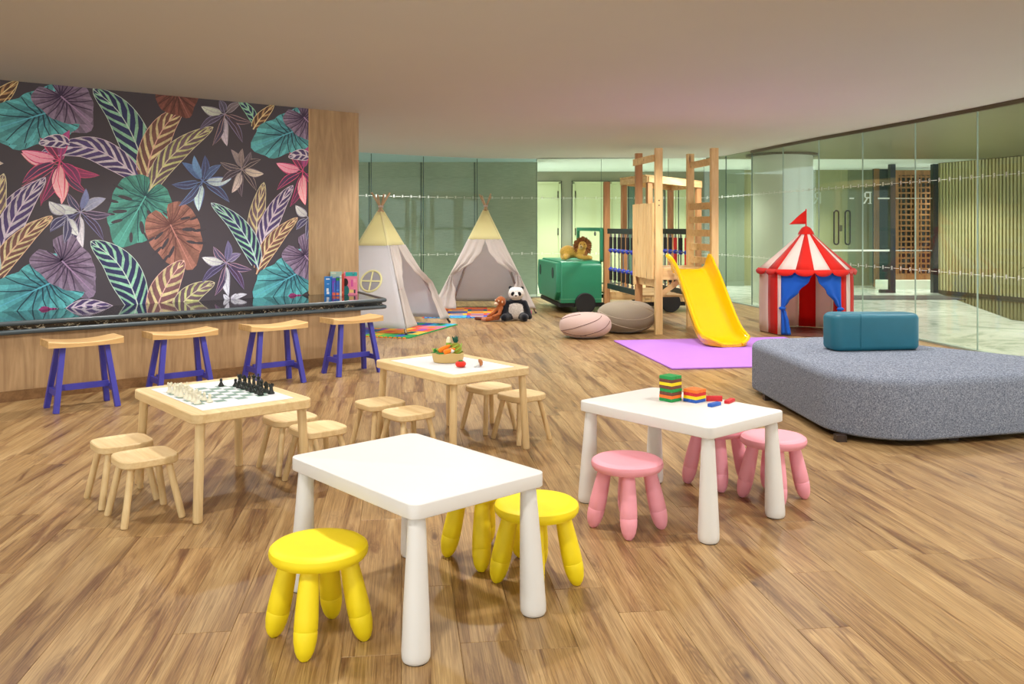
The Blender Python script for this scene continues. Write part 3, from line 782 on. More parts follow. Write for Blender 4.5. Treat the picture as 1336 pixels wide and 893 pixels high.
o = G().box((lx(1190, 18.4), 18.45, 0.09), (1.35, 0.35, 0.18)).build('trim_1', plain('white_plinth', (220, 224, 206), 0.5), smooth=0); tag(o, 'white plinth below the timber lattice screen', None, None, 'structure')
# fluted wall
FA, FB, FC = Vector((8.33, 17.3, 0)), Vector((8.95, 15.4, 0)), Vector((10.6, 14.2, 0))
M_FL = plain('fluted_panel', (182, 174, 124), 0.5, var=0.05); M_FLB = plain('fluted_groove', (134, 128, 90), 0.6)
fw = root('wall_fluted', 'fluted pale olive lobby wall of vertical battens', None, kind='structure')
for (A, B) in ((FA, FB), (FB, FC)):
    d = (B-A).normalized(); n_ = Vector((-d.y, d.x, 0)); n_ = n_ if n_.dot(-A) > 0 else -n_
    G().bar(A+Vector((0, 0, CEIL/2))-n_*0.04, B+Vector((0, 0, CEIL/2))-n_*0.04, 0.04, CEIL).build('backing', M_FLB, fw, smooth=0)
    L = (B-A).length; k = int(L/0.076)
    bm_ = G().bar((0, 0, 0.06), (0, 0, CEIL-0.01), 0.045, 0.045, up=n_).mesh('batten', M_FL, 0)
    for i in range(k):
        ob = bpy.data.objects.new('batten', bm_); COL.objects.link(ob); ob.parent = fw; ob.location = A+d*(L*(i+.5)/k)
    G().bar(A+Vector((0, 0, .03)), B+Vector((0, 0, .03)), 0.06, 0.06).build('base_strip', M_BRONZE_SHADE, fw, smooth=0)
o = G().prism([(8.30, 17.25), (6.95, 12.3), (7.6, 10.5), (11, 10.5), (10.6, 14.15), (8.93, 15.35)][::-1], 0.0025, 0.006).build('floor_border', plain('dark_polished_stone', (74, 72, 50), 0.12, var=0.2), smooth=0)
if True:
    o.data.flip_normals() if False else None
tag(o, 'dark polished stone border in front of the fluted wall', None, None, 'structure')
o = G().prism(rect(2.6, 0.9, c=(6.75, 16.1)), 0.003, 0.012).build('entrance_mat', cloth('charcoal_mat', (58, 54, 46))); tag(o, 'dark rectangular entrance mat on the marble lobby floor', 'mat')

# ================================================================== OBJECTS
M_WHITE = plain('white_plastic', (228, 225, 220), 0.42, var=0.01)
M_YEL = plain('yellow_plastic', (248, 222, 18), 0.55, var=0.02)
M_PINK = plain('pink_plastic', (242, 162, 176), 0.5, var=0.02)
M_PINE = wood('pale_pine', (240, 214, 164), (212, 176, 120), 'y', 0.5, 16, streak=(0.25, 0.7))
M_PINEZ = wood('pale_pine_leg', (238, 212, 162), (206, 170, 114), 'z', 0.5, 18, streak=(0.25, 0.7))
M_OAKSEAT = wood('golden_oak_seat', (236, 200, 140), (196, 150, 92), 'x', 0.45, 12)
M_BLUE = plain('royal_blue_paint', (68, 66, 168), 0.45, var=0.05)
M_LAM = plain('white_laminate', (230, 230, 232), 0.4, var=0.01)
M_RUB = plain('black_rubber', (22, 22, 22), 0.6)

# ------------------------------------------------------------------ bar counter
HC = 0.595
bar_ = root('bar_counter', 'long black marble bar counter with oak front below the leaf mural', 'counter')
q = N('black_marble'); v = q.mapping((1, 1, 1), rnd=False)
n1 = q.noise(v, 9, 6, 0.7, 2.0)
q.l(q.ramp(n1, [(0.0, s2l((16, 17, 18))), (0.60, s2l((30, 30, 30))), (0.64, s2l((150, 132, 104))), (0.67, s2l((34, 32, 30)))]), q.b.inputs['Base Color'])
M_BMARB = q.set(0.06, spec=0.5)
q = N('black_marble_band'); v = q.mapping((1, 1, 1), rnd=False)
n1 = q.noise(v, 15, 6, 0.75, 2.0)
q.l(q.ramp(n1, [(0.0, s2l((18, 18, 18))), (0.55, s2l((30, 28, 26))), (0.59, s2l((226, 208, 178))), (0.64, s2l((40, 36, 32)))]), q.b.inputs['Base Color'])
M_BBAND = q.set(0.12)
M_RAIL = plain('dark_slate_rail', (70, 80, 84), 0.35, var=0.06)
M_VENF = wood('oak_front_panel', (188, 154, 112), (142, 110, 76), 'z', 0.5, 10.0)
CF = -7.42
def pl(pts): return [(wl(t, c).x, wl(t, c).y) for t, c in pts]
def ccw(p): return p if sum(p[i-1][0]*p[i][1]-p[i][0]*p[i-1][1] for i in range(len(p))) > 0 else p[::-1]
G().prism(ccw(pl([(-8.5, CF-.02), (4.62, CF-.02), (4.90, WC+.01), (-8.5, WC+.01)])), HC-0.022, HC-0.006).build('countertop', M_BMARB, bar_, smooth=0)
G().prism(ccw(pl([(-8.5, CF-.03), (4.61, CF-.03), (4.88, WC+.01), (-8.5, WC+.01)])), HC-0.09, HC-0.022).build('marble_band', M_BBAND, bar_, smooth=0)
for z in (HC-0.012, HC-0.078):
    G().tube([wl(-8.5, CF-.01, z), wl(4.60, CF-.01, z), wl(4.635, CF-.02, z), wl(4.655, CF-.055, z), wl(4.915, WC+.02, z)], 0.0185, 10).build('bullnose_rail', M_RAIL, bar_)
bx0 = -7.452
G().prism(ccw(pl([(-8.5, bx0), (4.366, bx0), (4.40, bx0-.05), (4.60, WC+.01), (-8.5, WC+.01)])), 0.0, HC-0.085).build('front_panel', M_VENF, bar_, smooth=0)
G().bar(wl(-8.5, bx0+.004, .04), wl(4.366, bx0+.004, .04), 0.012, 0.08).build('kick_board', wood('kick_oak', (150, 112, 70), (112, 78, 46), 'x', 0.5), bar_, smooth=0)

# ------------------------------------------------------------------ bar stools
bs = root('bar_stool', '', 'stool')
g = G()
Ls, Ws, zs, th = 0.50, 0.255, 0.505, 0.048
rings_ = []
nx = 14
for k in range(nx+1):
    x = -Ls/2+Ls*k/nx; dz = -0.022*(1-(2*x/Ls)**2)
    zt = zs+dz; zb = zs-th-0.004*(1-(2*x/Ls)**2)
    b = 0.006
    rings_.append([(x, -Ws/2, zb), (x, Ws/2, zb), (x, Ws/2, zt-b), (x, Ws/2-b, zt), (x, -Ws/2+b, zt), (x, -Ws/2, zt-b)])
g.rings([r[::-1] for r in rings_][::-1]).build('saddle_seat', M_OAKSEAT, bs, smooth=25)
zl = zs-th
for sx in (-1, 1):
    for sy in (-1, 1):
        G().bar((sx*0.145, sy*0.065, zl+.002), (sx*0.205, sy*0.135, 0.0), 0.036, 0.036, up=(1, 0, 0)).build('leg', M_BLUE, bs, smooth=0)
    G().bar((sx*0.188, -0.118, 0.135), (sx*0.188, 0.118, 0.135), 0.022, 0.042).build('side_stretcher', M_BLUE, bs, smooth=0)
G().bar((-0.18, 0, 0.155), (0.18, 0, 0.155), 0.022, 0.042).build('stretcher', M_BLUE, bs, smooth=0)
gb = 'blue saddle stools along the bar'
place(bs, (-3.11, 6.396, 0), TH); bs['label'] = 'blue-legged saddle stool, fourth from the free end of the bar'; bs['group'] = gb
clone(bs, (-2.575, 6.86, 0), TH, 'blue-legged saddle stool, third from the free end of the bar', gb)
clone(bs, (-1.985, 7.36, 0), TH, 'blue-legged saddle stool, second from the free end of the bar', gb)
clone(bs, (-1.43, 7.89, 0), TH, 'blue-legged saddle stool nearest the books on the bar', gb)

# ------------------------------------------------------------------ white plastic tables
wt = root('kids_table', '', 'table')
G().prism(rect(0.55, 0.77, 0.035), 0.433, 0.48, 0.004, 3).build('tabletop', M_WHITE, wt)
for sx in (-1, 1):
    for sy in (-1, 1):
        g = G(); tx, ty = sx*(0.275-0.045), sy*(0.385-0.045); bx, by = sx*(0.275-0.032), sy*(0.385-0.032)
        prof = [(0.034, 0.0), (0.040, 0.004), (0.0435, 0.012), (0.0445, 0.03), (0.040, 0.15), (0.034, 0.28), (0.0285, 0.40), (0.0265, 0.428), (0.022, 0.436)]
        g.lathe(prof, 28)
        g.v = [(x+tx+(bx-tx)*(1-z/0.436), y+ty+(by-ty)*(1-z/0.436), z) for x, y, z in g.v]
        L_ = g.build('leg', M_WHITE, wt)
        G().lathe([(0.030, 0.0), (0.037, 0.0), (0.037, 0.006), (0.030, 0.006)], 20, (bx, by, -0.0008)).build('foot_pad', M_RUB, L_)
place(wt, (-0.344, 3.088, 0), 0.73); wt['label'] = 'bare white plastic table with yellow stools around it'
clone(wt, (0.772, 4.092, 0), 0.705, 'white plastic table holding the colourful wooden blocks')

# ------------------------------------------------------------------ round plastic stools
def round_stool(mat):
    r = root('kids_stool', '', 'stool')
    G().lathe([(0.02, 0.255), (0.130, 0.255), (0.146, 0.260), (0.154, 0.271), (0.156, 0.283), (0.153, 0.294), (0.142, 0.302), (0.12, 0.3035), (0.06, 0.2995), (0.01, 0.298)], 48).build('seat', mat, r)
    for k in range(4):
        a = math.pi/4+k*math.pi/2
        top = Vector((0.092*math.cos(a), 0.092*math.sin(a), 0.268)); bot = Vector((0.150*math.cos(a), 0.150*math.sin(a), 0.0))
        prof = [(0.0, 0.026), (0.15, 0.0300), (0.35, 0.0338), (0.55, 0.0362), (0.675, 0.0367), (0.69, 0.0352), (0.705, 0.0367), (0.80, 0.0350), (0.90, 0.0295), (0.96, 0.022), (1.0, 0.012)]
        G().tube([top.lerp(bot, t) for t, _ in prof], [q_ for _, q_ in prof], 16).build('leg', mat, r)
    return r
ys = round_stool(M_YEL)
place(ys, (-0.614, 2.81, 0), 0.70); ys['label'] = 'round yellow stool standing alone at its side of the bare white table'
clone(ys, (0.09, 3.24, 0), 0.70, 'round yellow stool half out from under the bare white table')
clone(ys, (-0.11, 3.50, 0), 0.74, 'round yellow stool pushed furthest under the bare white table')
ps = round_stool(M_PINK)
place(ps, (0.50, 3.835, 0), 0.70); ps['label'] = 'round pink stool standing alone at its side of the block table'
clone(ps, (1.04, 4.495, 0), 0.72, 'round pink stool mostly hidden under the block table')
clone(ps, (1.26, 4.26, 0), 0.70, 'round pink stool beside the block table, towards the grey ottoman')

# ------------------------------------------------------------------ pine tables
pt = root('pine_table', '', 'table')
fo, fi = rect(0.58, 0.83, 0.045), rect(0.45, 0.69, 0.004)
def frame_ring(g, out, inn, z0, z1):
    n = len(out)
    def ang(p): return math.atan2(p[1]/0.83, p[0]/0.58)
    # match inner points by projecting each outer point to the inner rectangle
    inn2 = []
    for p in out:
        k = max(abs(p[0])/0.225, abs(p[1])/0.345); inn2.append((p[0]/k, p[1]/k))
    o_b = [(x, y, z0) for x, y in inset(out, 0.004)]; o_m = [(x, y, z0+0.004) for x, y in out]; o_m2 = [(x, y, z1-0.004) for x, y in out]; o_t = [(x, y, z1) for x, y in inset(out, 0.004)]
    i_t = [(x, y, z1) for x, y in inn2]; i_b = [(x, y, z0) for x, y in inn2]
    g.rings([i_b, o_b, o_m, o_m2, o_t, i_t, i_b], cap=False)
g = G(); frame_ring(g, fo, fi, 0.437, 0.482); g.build('top_frame', M_PINE, pt, smooth=30)
G().prism(rect(0.452, 0.692), 0.445, 0.4795).build('white_inlay', M_LAM, pt, smooth=0)
for sx in (-1, 1):
    for sy in (-1, 1):
        g = G(); tx, ty = sx*0.246, sy*0.371; bx, by = sx*0.265, sy*0.390
        g.tube([(tx, ty, 0.44), (tx+(bx-tx)*.98, ty+(by-ty)*.98, 0.008), (bx, by, 0.0)], [0.0215, 0.0215, 0.0185], 20)
        g.build('leg', M_PINEZ, pt)
place(pt, (-1.441, 4.37, 0), 0.709); pt['label'] = 'pale pine table with the chess set on it'
pt2 = clone(pt, (-0.368, 5.332, 0), 0.686, 'pale pine table with toy vegetables on a white inlay')

# ------------------------------------------------------------------ pine stools
st = root('pine_stool', '', 'stool')
sp = []
for k in range(40):
    a = 2*math.pi*k/40; n_ = 4.2
    c_, s_ = math.cos(a), math.sin(a)
    r_ = (abs(c_)**n_+abs(s_)**n_)**(-1/n_)
    sp.append((0.128*r_*c_, 0.120*r_*s_))
g = G()
zt = 0.283
prof = [(0.006, 0.246), (0.0, 0.252), (0.0, 0.277), (0.004, 0.282)]
rg = [[(x, y, z) for x, y in inset(sp, i)] for i, z in prof]
for sc_ in (0.85, 0.65, 0.4, 0.15):
    rg.append([(x*sc_, y*sc_, 0.282-0.007*(1-(x*sc_/0.128)**2)*(1 if sc_ < .9 else 0)) for x, y in sp])
g.rings(rg); g.build('seat', M_PINE, st, smooth=30)
for sx in (-1, 1):
    for sy in (-1, 1):
        tx, ty, bx, by = sx*0.080, sy*0.076, sx*0.125, sy*0.122
        G().tube([(tx, ty, 0.249), (tx+(bx-tx)*.98, ty+(by-ty)*.98, .006), (bx, by, 0)], [0.0155, 0.0155, 0.0135], 16).build('leg', M_PINEZ, st)
g1, g2 = 'pine stools on the white-piece side of the chess table', 'pine stools on the black-piece side of the chess table'
g3, g4 = 'pine stools on the bar side of the vegetable table', 'pine stools on the slide side of the vegetable table'
l1 = 'small pine stool at the white-piece side of the chess table'; l2 = 'small pine stool at the black-piece side of the chess table'
l3 = 'small pine stool at the vegetable table, on its chess-table side'; l4 = 'small pine stool at the vegetable table, slide side'
place(st, (-1.658, 3.99, 0), TH); st['label'] = l1+', further from bar'; st['group'] = g1
clone(st, (-1.875, 4.247, 0), TH, l1+', closer to bar', g1)
clone(st, (-1.203, 4.79, 0), TH, l2+', closer to the bar', g2); clone(st, (-0.997, 4.54, 0), TH, l2+', closer to the bare table', g2)
clone(st, (-0.775, 5.19, 0), TH, l3+', closer to the bar', g3); clone(st, (-0.578, 4.93, 0), TH, l3+', closer to the bare table', g3)
clone(st, (-0.15, 5.70, 0), TH, l4+', closer to the tipis', g4); clone(st, (0.058, 5.44, 0), TH, l4+', closer to the block table', g4)

# ------------------------------------------------------------------ ottoman and teal cushion
q = N('grey_tweed'); v = q.mapping((1, 1, 1), rnd=False)
f1 = q.noise(q.mapping((460, 460, 90), rnd=False), 1, 2, 0.6); f2 = q.noise(q.mapping((90, 90, 460), rnd=False), 1, 2, 0.6)
mx = q.n('ShaderNodeMath', operation='ADD'); q.l(f1, mx.inputs[0]); q.l(f2, mx.inputs[1])
hf = q.n('ShaderNodeMath', operation='MULTIPLY'); hf.inputs[1].default_value = 0.5; q.l(mx.outputs[0], hf.inputs[0])
q.l(q.ramp(hf.outputs[0], [(0.36, s2l((70, 76, 90))), (0.50, s2l((122, 129, 144))), (0.64, s2l((180, 186, 198)))]), q.b.inputs['Base Color'])
q.bump(hf.outputs[0], 0.6, 0.002)
M_TWEED = q.set(0.95, spec=0.15)
ot = root('ottoman', 'large rounded grey tweed ottoman on short dark feet', 'ottoman')
OP = rpoly([(1.98, 5.11), (4.03, 5.66), (2.66, 7.30), (1.87, 7.09)], [0.42, 0.3, 0.30, 0.26], 10)
G().prism(OP, 0.035, 0.405, 0.055, 6, rb=0.02).build('upholstery', M_TWEED, ot, smooth=60)
for (x, y) in [gp(1098, 577), gp(1244, 575), gp(1003, 523), (2.75, 7.0), (3.7, 5.75)]:
    G().box((x+0.0, y+0.025, 0.02), (0.06, 0.06, 0.04)).build('foot', plain('dark_wood_foot', (52, 36, 26), 0.5) if 'dark_wood_foot' not in bpy.data.materials else bpy.data.materials['dark_wood_foot'], ot, smooth=0)
M_TEAL = plain('teal_leather', (30, 106, 126), 0.5, var=0.10, bump=0.25, scale=9)
cu = root('bolster_cushion', 'teal leather bolster lying on the grey ottoman', 'cushion', (2.640, 6.49, 0.4055), 0.135)
g = G(); g.prism(rpoly([(-0.335, -0.10), (0.335, -0.10), (0.335, 0.12), (-0.335, 0.12)], 0.07, 8), 0.0, 0.268, 0.035, 5)
g.v = [(x*(1+0.035*math.sin(math.pi*z/0.268)), y*(1+0.10*math.sin(math.pi*z/0.268)), z-0.006*math.sin(x*9)*(z/0.268)) for x, y, z in g.v]
g.build('cushion_body', M_TEAL, cu, smooth=60)
for z in (0.014, 0.254):
    G().tube([(x*1.0, y*1.0, z) for x, y in inset(rpoly([(-0.335, -0.10), (0.335, -0.10), (0.335, 0.12), (-0.335, 0.12)], 0.07, 8), 0.012)], 0.0025, 6, closed=True).build('piping', M_TEAL, cu)
G().tube([(-0.14, -0.1015-0.01*math.sin(math.pi*k/8), 0.268*k/8) for k in range(9)], 0.002, 6).build('seam', M_TEAL, cu)

# ------------------------------------------------------------------ purple mat
pm_ = [gp(800.7, 446), gp(876.8, 483), None, None]
P0, P1 = Vector(pm_[0]), Vector(pm_[1]); ed = (P1-P0); pr = Vector((-ed.y, ed.x)).normalized()*2.05
o = G().prism(rpoly(ccw([tuple(P0), tuple(P1), tuple(P1+pr), tuple(P0+pr)]), 0.01, 2), 0.0005, 0.016, 0.004, 2).build('gym_mat', plain('lilac_foam', (180, 120, 214), 0.75, var=0.03), smooth=30)
tag(o, 'lilac foam mat under the foot of the yellow slide', 'mat')

# ------------------------------------------------------------------ chess set
TU = lambda a: (Vector((math.cos(a), math.sin(a), 0)), Vector((math.sin(a), -math.cos(a), 0)))
cu_, cw_ = TU(0.709); CT = Vector((-1.441, 4.37, 0.4822))
SQ = 0.052
cb = root('chess_board', 'white paper chess board with grey-green squares on the pine table', 'chess board', tuple(CT), 0.709)
G().prism(rect(0.448, 0.688), 0.0, 0.0008).build('board_sheet', M_LAM, cb, smooth=0)
g = G()
for i in range(8):
    for j in range(8):
        if (i+j) % 2 == 0:
            x, y = (i-3.5)*SQ, (j-3.5)*SQ
            g.box((x, y, 0.001), (SQ, SQ, 0.0006))
g.build('dark_squares', plain('sage_square', (122, 150, 136), 0.5), cb, smooth=0)
M_IV = plain('ivory_pieces', (232, 226, 202), 0.4, var=0.03); M_BK = plain('black_pieces', (34, 38, 34), 0.35, var=0.05)
def piece(kind, mat, col):
    base = [(0.0145, 0), (0.0155, 0.003), (0.0150, 0.006), (0.0115, 0.010)]
    hts = dict(pawn=0.040, rook=0.048, knight=0.054, bishop=0.060, queen=0.070, king=0.076)
    h = hts[kind]; sc = 1.0 if kind == 'pawn' else 1.12
    r = root('chess_'+kind, '', 'chess piece')
    if kind == 'pawn': prof = base+[(0.0065, 0.020), (0.0058, 0.025), (0.0095, 0.0265), (0.006, 0.028)]
    elif kind == 'rook': prof = base+[(0.0085, 0.018), (0.0078, 0.032), (0.0115, 0.036), (0.0115, 0.046), (0.008, 0.046), (0.008, 0.042)]
    elif kind == 'knight': prof = base+[(0.0105, 0.014), (0.0085, 0.018)]
    elif kind == 'bishop': prof = base+[(0.0072, 0.022), (0.0058, 0.036), (0.0105, 0.038), (0.006, 0.040), (0.0088, 0.046), (0.0075, 0.052), (0.003, 0.057)]
    elif kind == 'queen': prof = base+[(0.0078, 0.024), (0.006, 0.046), (0.0105, 0.048), (0.0075, 0.051), (0.0112, 0.062), (0.0105, 0.064), (0.006, 0.064)]
    else: prof = base+[(0.0082, 0.026), (0.0066, 0.048), (0.0112, 0.050), (0.0078, 0.053), (0.0105, 0.064), (0.006, 0.066)]
    G().lathe([(a*sc, z) for a, z in prof], 14).build('body', mat, r)
    if kind == 'pawn': G().ball((0, 0, 0.033), 0.0078, 12, 8).build('head', mat, r)
    if kind == 'rook':
        for k in range(4): G().box((0.0105*math.cos(k*math.pi/2+.78), 0.0105*math.sin(k*math.pi/2+.78), 0.048), (0.005, 0.006, 0.005), k*math.pi/2+.78).build('battlement', mat, r, smooth=0)
    if kind == 'knight':
        prf = [(-0.008, 0.016), (0.009, 0.016), (0.010, 0.028), (0.004, 0.036), (0.013, 0.034), (0.016, 0.040), (0.008, 0.050), (0.003, 0.055), (-0.002, 0.052), (-0.009, 0.042), (-0.010, 0.028)]
        g = G(); g.rings([[(x*k, y, z) for x, z in prf] for y, k in ((-0.006, .85), (-0.003, 1), (0.003, 1), (0.006, .85))]); g.build('horse_head', mat, r, smooth=30)
    if kind == 'bishop': G().ball((0, 0, 0.0595), 0.003, 8, 6).build('finial', mat, r)
    if kind == 'queen': G().ball((0, 0, 0.067), 0.0045, 10, 6).build('finial', mat, r)
    if kind == 'king':
        G().box((0, 0, 0.073), (0.004, 0.004, 0.015)).box((0, 0, 0.074), (0.012, 0.004, 0.004)).build('cross', mat, r, smooth=0)
    return r
order = ['rook', 'knight', 'bishop', 'queen', 'king', 'bishop', 'knight', 'rook']
for side, mat, cn in ((-1, M_IV, 'ivory white'), (1, M_BK, 'black')):
    protos = {}
    def put(kind, i, j, jit=0.004):
        p = CT+cu_*((i-3.5)*SQ+random.uniform(-jit, jit))+cw_*((j-3.5)*SQ+random.uniform(-jit, jit))+Vector((0, 0, 0.0014))
        if kind not in protos: protos[kind] = o = piece(kind, mat, cn)
        else: o = copy_tree(protos[kind])
        place(o, p, 0.709+(0 if side < 0 else math.pi)+random.uniform(-.2, .2))
        wing = "queen's" if j < 4 else "king's"
        if kind in ('king', 'queen'): o['label'] = '%s chess %s standing in the back row' % (cn, kind)
        elif kind == 'pawn':
            pc = order[j]; o['label'] = '%s chess pawn in front of the %s' % (cn, pc if pc in ('king', 'queen') else "%s-side %s" % (wing[:-2], pc)); o['group'] = '%s chess pawns' % cn
        else: o['label'] = "%s chess %s on the %s side of the back row" % (cn, kind, wing); o['group'] = '%s chess %ss' % (cn, kind)
        return o
    for j, k in enumerate(order): put(k, 0 if side < 0 else 7, j)
    for j in range(8):
        if side > 0 and j == 0:
            o = put('pawn', 5, 0); o['label'] = 'black chess pawn advanced alone ahead of its row'
            if 'group' in o: del o['group']
        else: put('pawn', 1 if side < 0 else 6, j)

# ------------------------------------------------------------------ wooden building blocks
bu, bw = TU(0.705); BT = Vector((0.772, 4.092, 0.4803))
BC = dict(green=(28, 150, 72), brown=(112, 66, 50), yellow=(246, 214, 20), orange=(240, 118, 40), red=(204, 36, 40), blue=(36, 92, 184))
MB = {k: plain('block_%s' % k, v, 0.55, var=0.06) for k, v in BC.items()}
blk = {k: G().prism(rect(0.0752, 0.0248, 0.0015, 2), 0.0, 0.0150, 0.0012, 1).mesh('wooden_block', MB[k], 30) for k in BC}
def block(c, pos, rz, label, group=None, tilt=0):
    o = bpy.data.objects.new('wooden_block', blk[c]); COL.objects.link(o); o.location = pos; o.rotation_euler = (tilt, 0, rz)
    tag(o, label, 'block', group); return o
def on_table(px, py, z=0.48): x, y = gp(px, py, z); return Vector((x, y, 0.4803))
def stack(center, cols, rz0, nm):
    nlay = len(cols)
    for L, c in enumerate(cols):           # bottom to top
        rz = rz0+(math.pi/2 if L % 2 else 0)+random.uniform(-.02, .02)
        d = Vector((-math.sin(rz), math.cos(rz), 0))
        jx = Vector((random.uniform(-.0015, .0015), random.uniform(-.0015, .0015), 0))
        for k in (-1, 0, 1):
            lv = 'bottom' if L == 0 else 'top' if L == nlay-1 else {1: 'second', 2: 'third', 3: 'fourth', 4: 'fifth', 5: 'sixth', 6: 'seventh'}[L]
            block(c, center+jx+d*(0.0251*k)+Vector((0, 0, 0.0151*L)), rz, '%s wooden block in the %s layer of the %s block stack' % (c, lv, nm), '%s layer of the %s block stack' % (lv, nm))
SA = on_table(875, 523); SB = on_table(905.5, 524)
stack(SA, ['green', 'orange', 'brown', 'green', 'brown', 'yellow', 'brown', 'green'], 0.72, 'tall')
stack(SB+Vector((0.003, 0, 0)), ['blue', 'yellow', 'red', 'orange'], 0.70, 'low')
block('red', on_table(931, 524)+Vector((0.004, 0.012, 0.0127)), -0.02, 'red wooden block standing on its long edge behind the blue one', tilt=math.pi/2)
block('blue', on_table(932, 530), 0.75, 'loose blue wooden block lying flat in front of the red one')
block('red', on_table(952, 525.5), 0.95, 'loose red wooden block lying apart near the table edge')

# ------------------------------------------------------------------ felt vegetables
def veg(px, py, z=0.4796): x, y = gp(px, py, z); return Vector((x, y, z))
M_FELT = cloth('tan_felt', (204, 172, 112)); M_CAR = cloth('orange_felt', (240, 128, 30)); M_GRN = cloth('green_felt', (52, 130, 60)); M_LGR = cloth('lime_felt', (150, 186, 70)); M_CREAM = cloth('cream_felt', (236, 226, 190))
M_WHT = cloth('white_felt', (240, 238, 230)); M_RED = cloth('red_felt', (224, 52, 36)); M_DGR = cloth('dark_green_felt', (14, 84, 66)); M_PAP = cloth('pineapple_felt', (150, 146, 44)); M_BRF = cloth('brown_felt', (176, 112, 66))
bp = veg(584, 474); B0 = bp+Vector((0.0, 0.035, 0.0003))
bk = root('felt_basket', 'tan felt basket full of toy vegetables', 'basket', tuple(B0), 0.05)
g = G(); el = [(0.098*math.cos(2*math.pi*k/28), 0.068*math.sin(2*math.pi*k/28)) for k in range(28)]
rg = []
for f_, z in ((0.80, 0), (0.90, 0.004), (0.97, 0.03), (1.0, 0.058), (0.97, 0.060), (0.93, 0.03), (0.80, 0.008)): rg.append([(x*f_, y*f_, z+(0.004*math.sin(7*x/0.098) if z > .05 else 0)) for x, y in el])
g.rings(rg); g.build('felt_bowl', M_FELT, bk)
def carrot(name, a, b, label):
    r = root(name, label, 'toy vegetable', tuple(a)); d = Vector(b)-Vector(a); L = d.length
    G().tube([d*t for t in (0, .04, .15, .4, .7, .92, 1)], [0.008, 0.015, 0.0175, 0.0165, 0.0125, 0.008, 0.003], 12).build('root', M_CAR, r)
    for k in range(3): G().tube([(0, 0, 0), -d.normalized()*0.02+Vector((0.008*(k-1), 0, 0.006)), -d.normalized()*0.034+Vector((0.018*(k-1), 0, 0.012))], [0.004, 0.005, 0.001], 6).build('leaf', M_GRN, r)
    return r
carrot('toy_carrot', B0+Vector((-0.055, -0.035, 0.068)), B0+Vector((0.015, -0.012, 0.105)), 'thick orange felt carrot on top of the basket')
carrot('toy_carrot', B0+Vector((-0.022, -0.056, 0.062)), B0+Vector((0.046, -0.034, 0.088)), 'orange felt carrot lying lower, beside the white egg')
cuc = root('toy_cucumber', 'green felt cucumber with pale tip standing in the basket', 'toy vegetable', tuple(B0+Vector((0.002, 0.028, 0.012))))
G().tube([(0, 0, 0), (0, 0, .03), (0, 0, .08), (0, 0, .105)], [0.012, 0.017, 0.0175, 0.017], 14).build('body', M_LGR, cuc)
G().tube([(0, 0, .105), (0, 0, .125), (0, 0, .136), (0, 0, .140)], [0.017, 0.0145, 0.009, 0.003], 14).build('pale_tip', M_CREAM, cuc)
pin = root('toy_pineapple', 'felt pineapple with dark green crown in the basket', 'toy fruit', tuple(B0+Vector((0.045, 0.012, 0.014))))
g = G(); g.lathe([(0.015, 0), (0.032, 0.01), (0.038, 0.04), (0.036, 0.075), (0.026, 0.098), (0.010, 0.104)], 20); g.build('fruit', M_PAP, pin)
for k in range(5): G().tube([(0.0365*math.cos(t*.5+k*1.25), 0.0365*math.sin(t*.5+k*1.25), 0.012+t*0.0105) for t in range(9)], 0.004, 5).build('ridge', M_LGR, pin)
for k in range(7):
    a = k*0.9; G().tube([(0, 0, 0.098), (0.010*math.cos(a), 0.010*math.sin(a), 0.118), ((0.022 if k else 0.002)*math.cos(a), (0.022 if k else 0.002)*math.sin(a), 0.140 if k else 0.148)], [0.007, 0.008, 0.0015], 6).build('crown_leaf', M_DGR, pin)
eg = root('toy_egg', 'white felt egg resting on top of the basket', 'toy food', tuple(B0+Vector((0.022, -0.040, 0.076))), 0.3)
G().ball((0, 0, 0), (0.020, 0.016, 0.016)).build('egg_shell', M_WHT, eg); G().tube([(0.0, 0.0161*math.cos(t*.785), 0.0161*math.sin(t*.785)) for t in range(8)], 0.0008, 5, closed=True).build('stitching', M_CREAM, eg)
on = root('toy_potato', 'cream felt potato half sunk in the basket', 'toy vegetable', tuple(B0+Vector((-0.004, -0.044, 0.066))), 0.3)
G().ball((0, 0, 0), (0.021, 0.015, 0.015)).build('body', M_CREAM, on); G().ball((0.010, -0.0135, 0.004), (0.003, 0.002, 0.002), 8, 6).build('eye_spot', M_FELT, on)
lt = root('toy_lettuce', 'small felt lettuce leaf at the basket rim', 'toy vegetable', tuple(B0+Vector((-0.076, 0.0, 0.058))))
for k in range(4):
    a = k*1.5; G().tube([(0, 0, 0), (0.010*math.cos(a), 0.010*math.sin(a), 0.016), (0.020*math.cos(a), 0.016*math.sin(a), 0.026)], [0.006, 0.010, 0.002], 6).build('leaf', M_GRN if k % 2 else M_LGR, lt)
rd = root('toy_radish', 'pale green felt sprout leaning on the basket beside the tomato', 'toy vegetable', tuple(veg(601.5, 472)+Vector((0, -0.005, 0.032))))
G().lathe([(0.004, -0.0315), (0.011, -0.024), (0.012, -0.006), (0.015, 0.010), (0.012, 0.022), (0.004, 0.026)], 12).build('body', cloth('pale_sprout_felt', (206, 204, 140)), rd)
for k in range(3): G().tube([(0, 0, 0.022), (0.006*math.cos(k*2.1), 0.006*math.sin(k*2.1), 0.032), (0.010*math.cos(k*2.1), 0.010*math.sin(k*2.1), 0.036)], [0.003, 0.005, 0.001], 6).build('leaf', M_LGR, rd)
tm = root('toy_tomato', 'red felt tomato beside the basket', 'toy vegetable', tuple(veg(601, 479.5)+Vector((0, 0.0, 0.0003))))
G().lathe([(0.010, 0), (0.024, 0.004), (0.0315, 0.016), (0.030, 0.028), (0.018, 0.036), (0.006, 0.034)], 20).build('body', M_RED, tm)
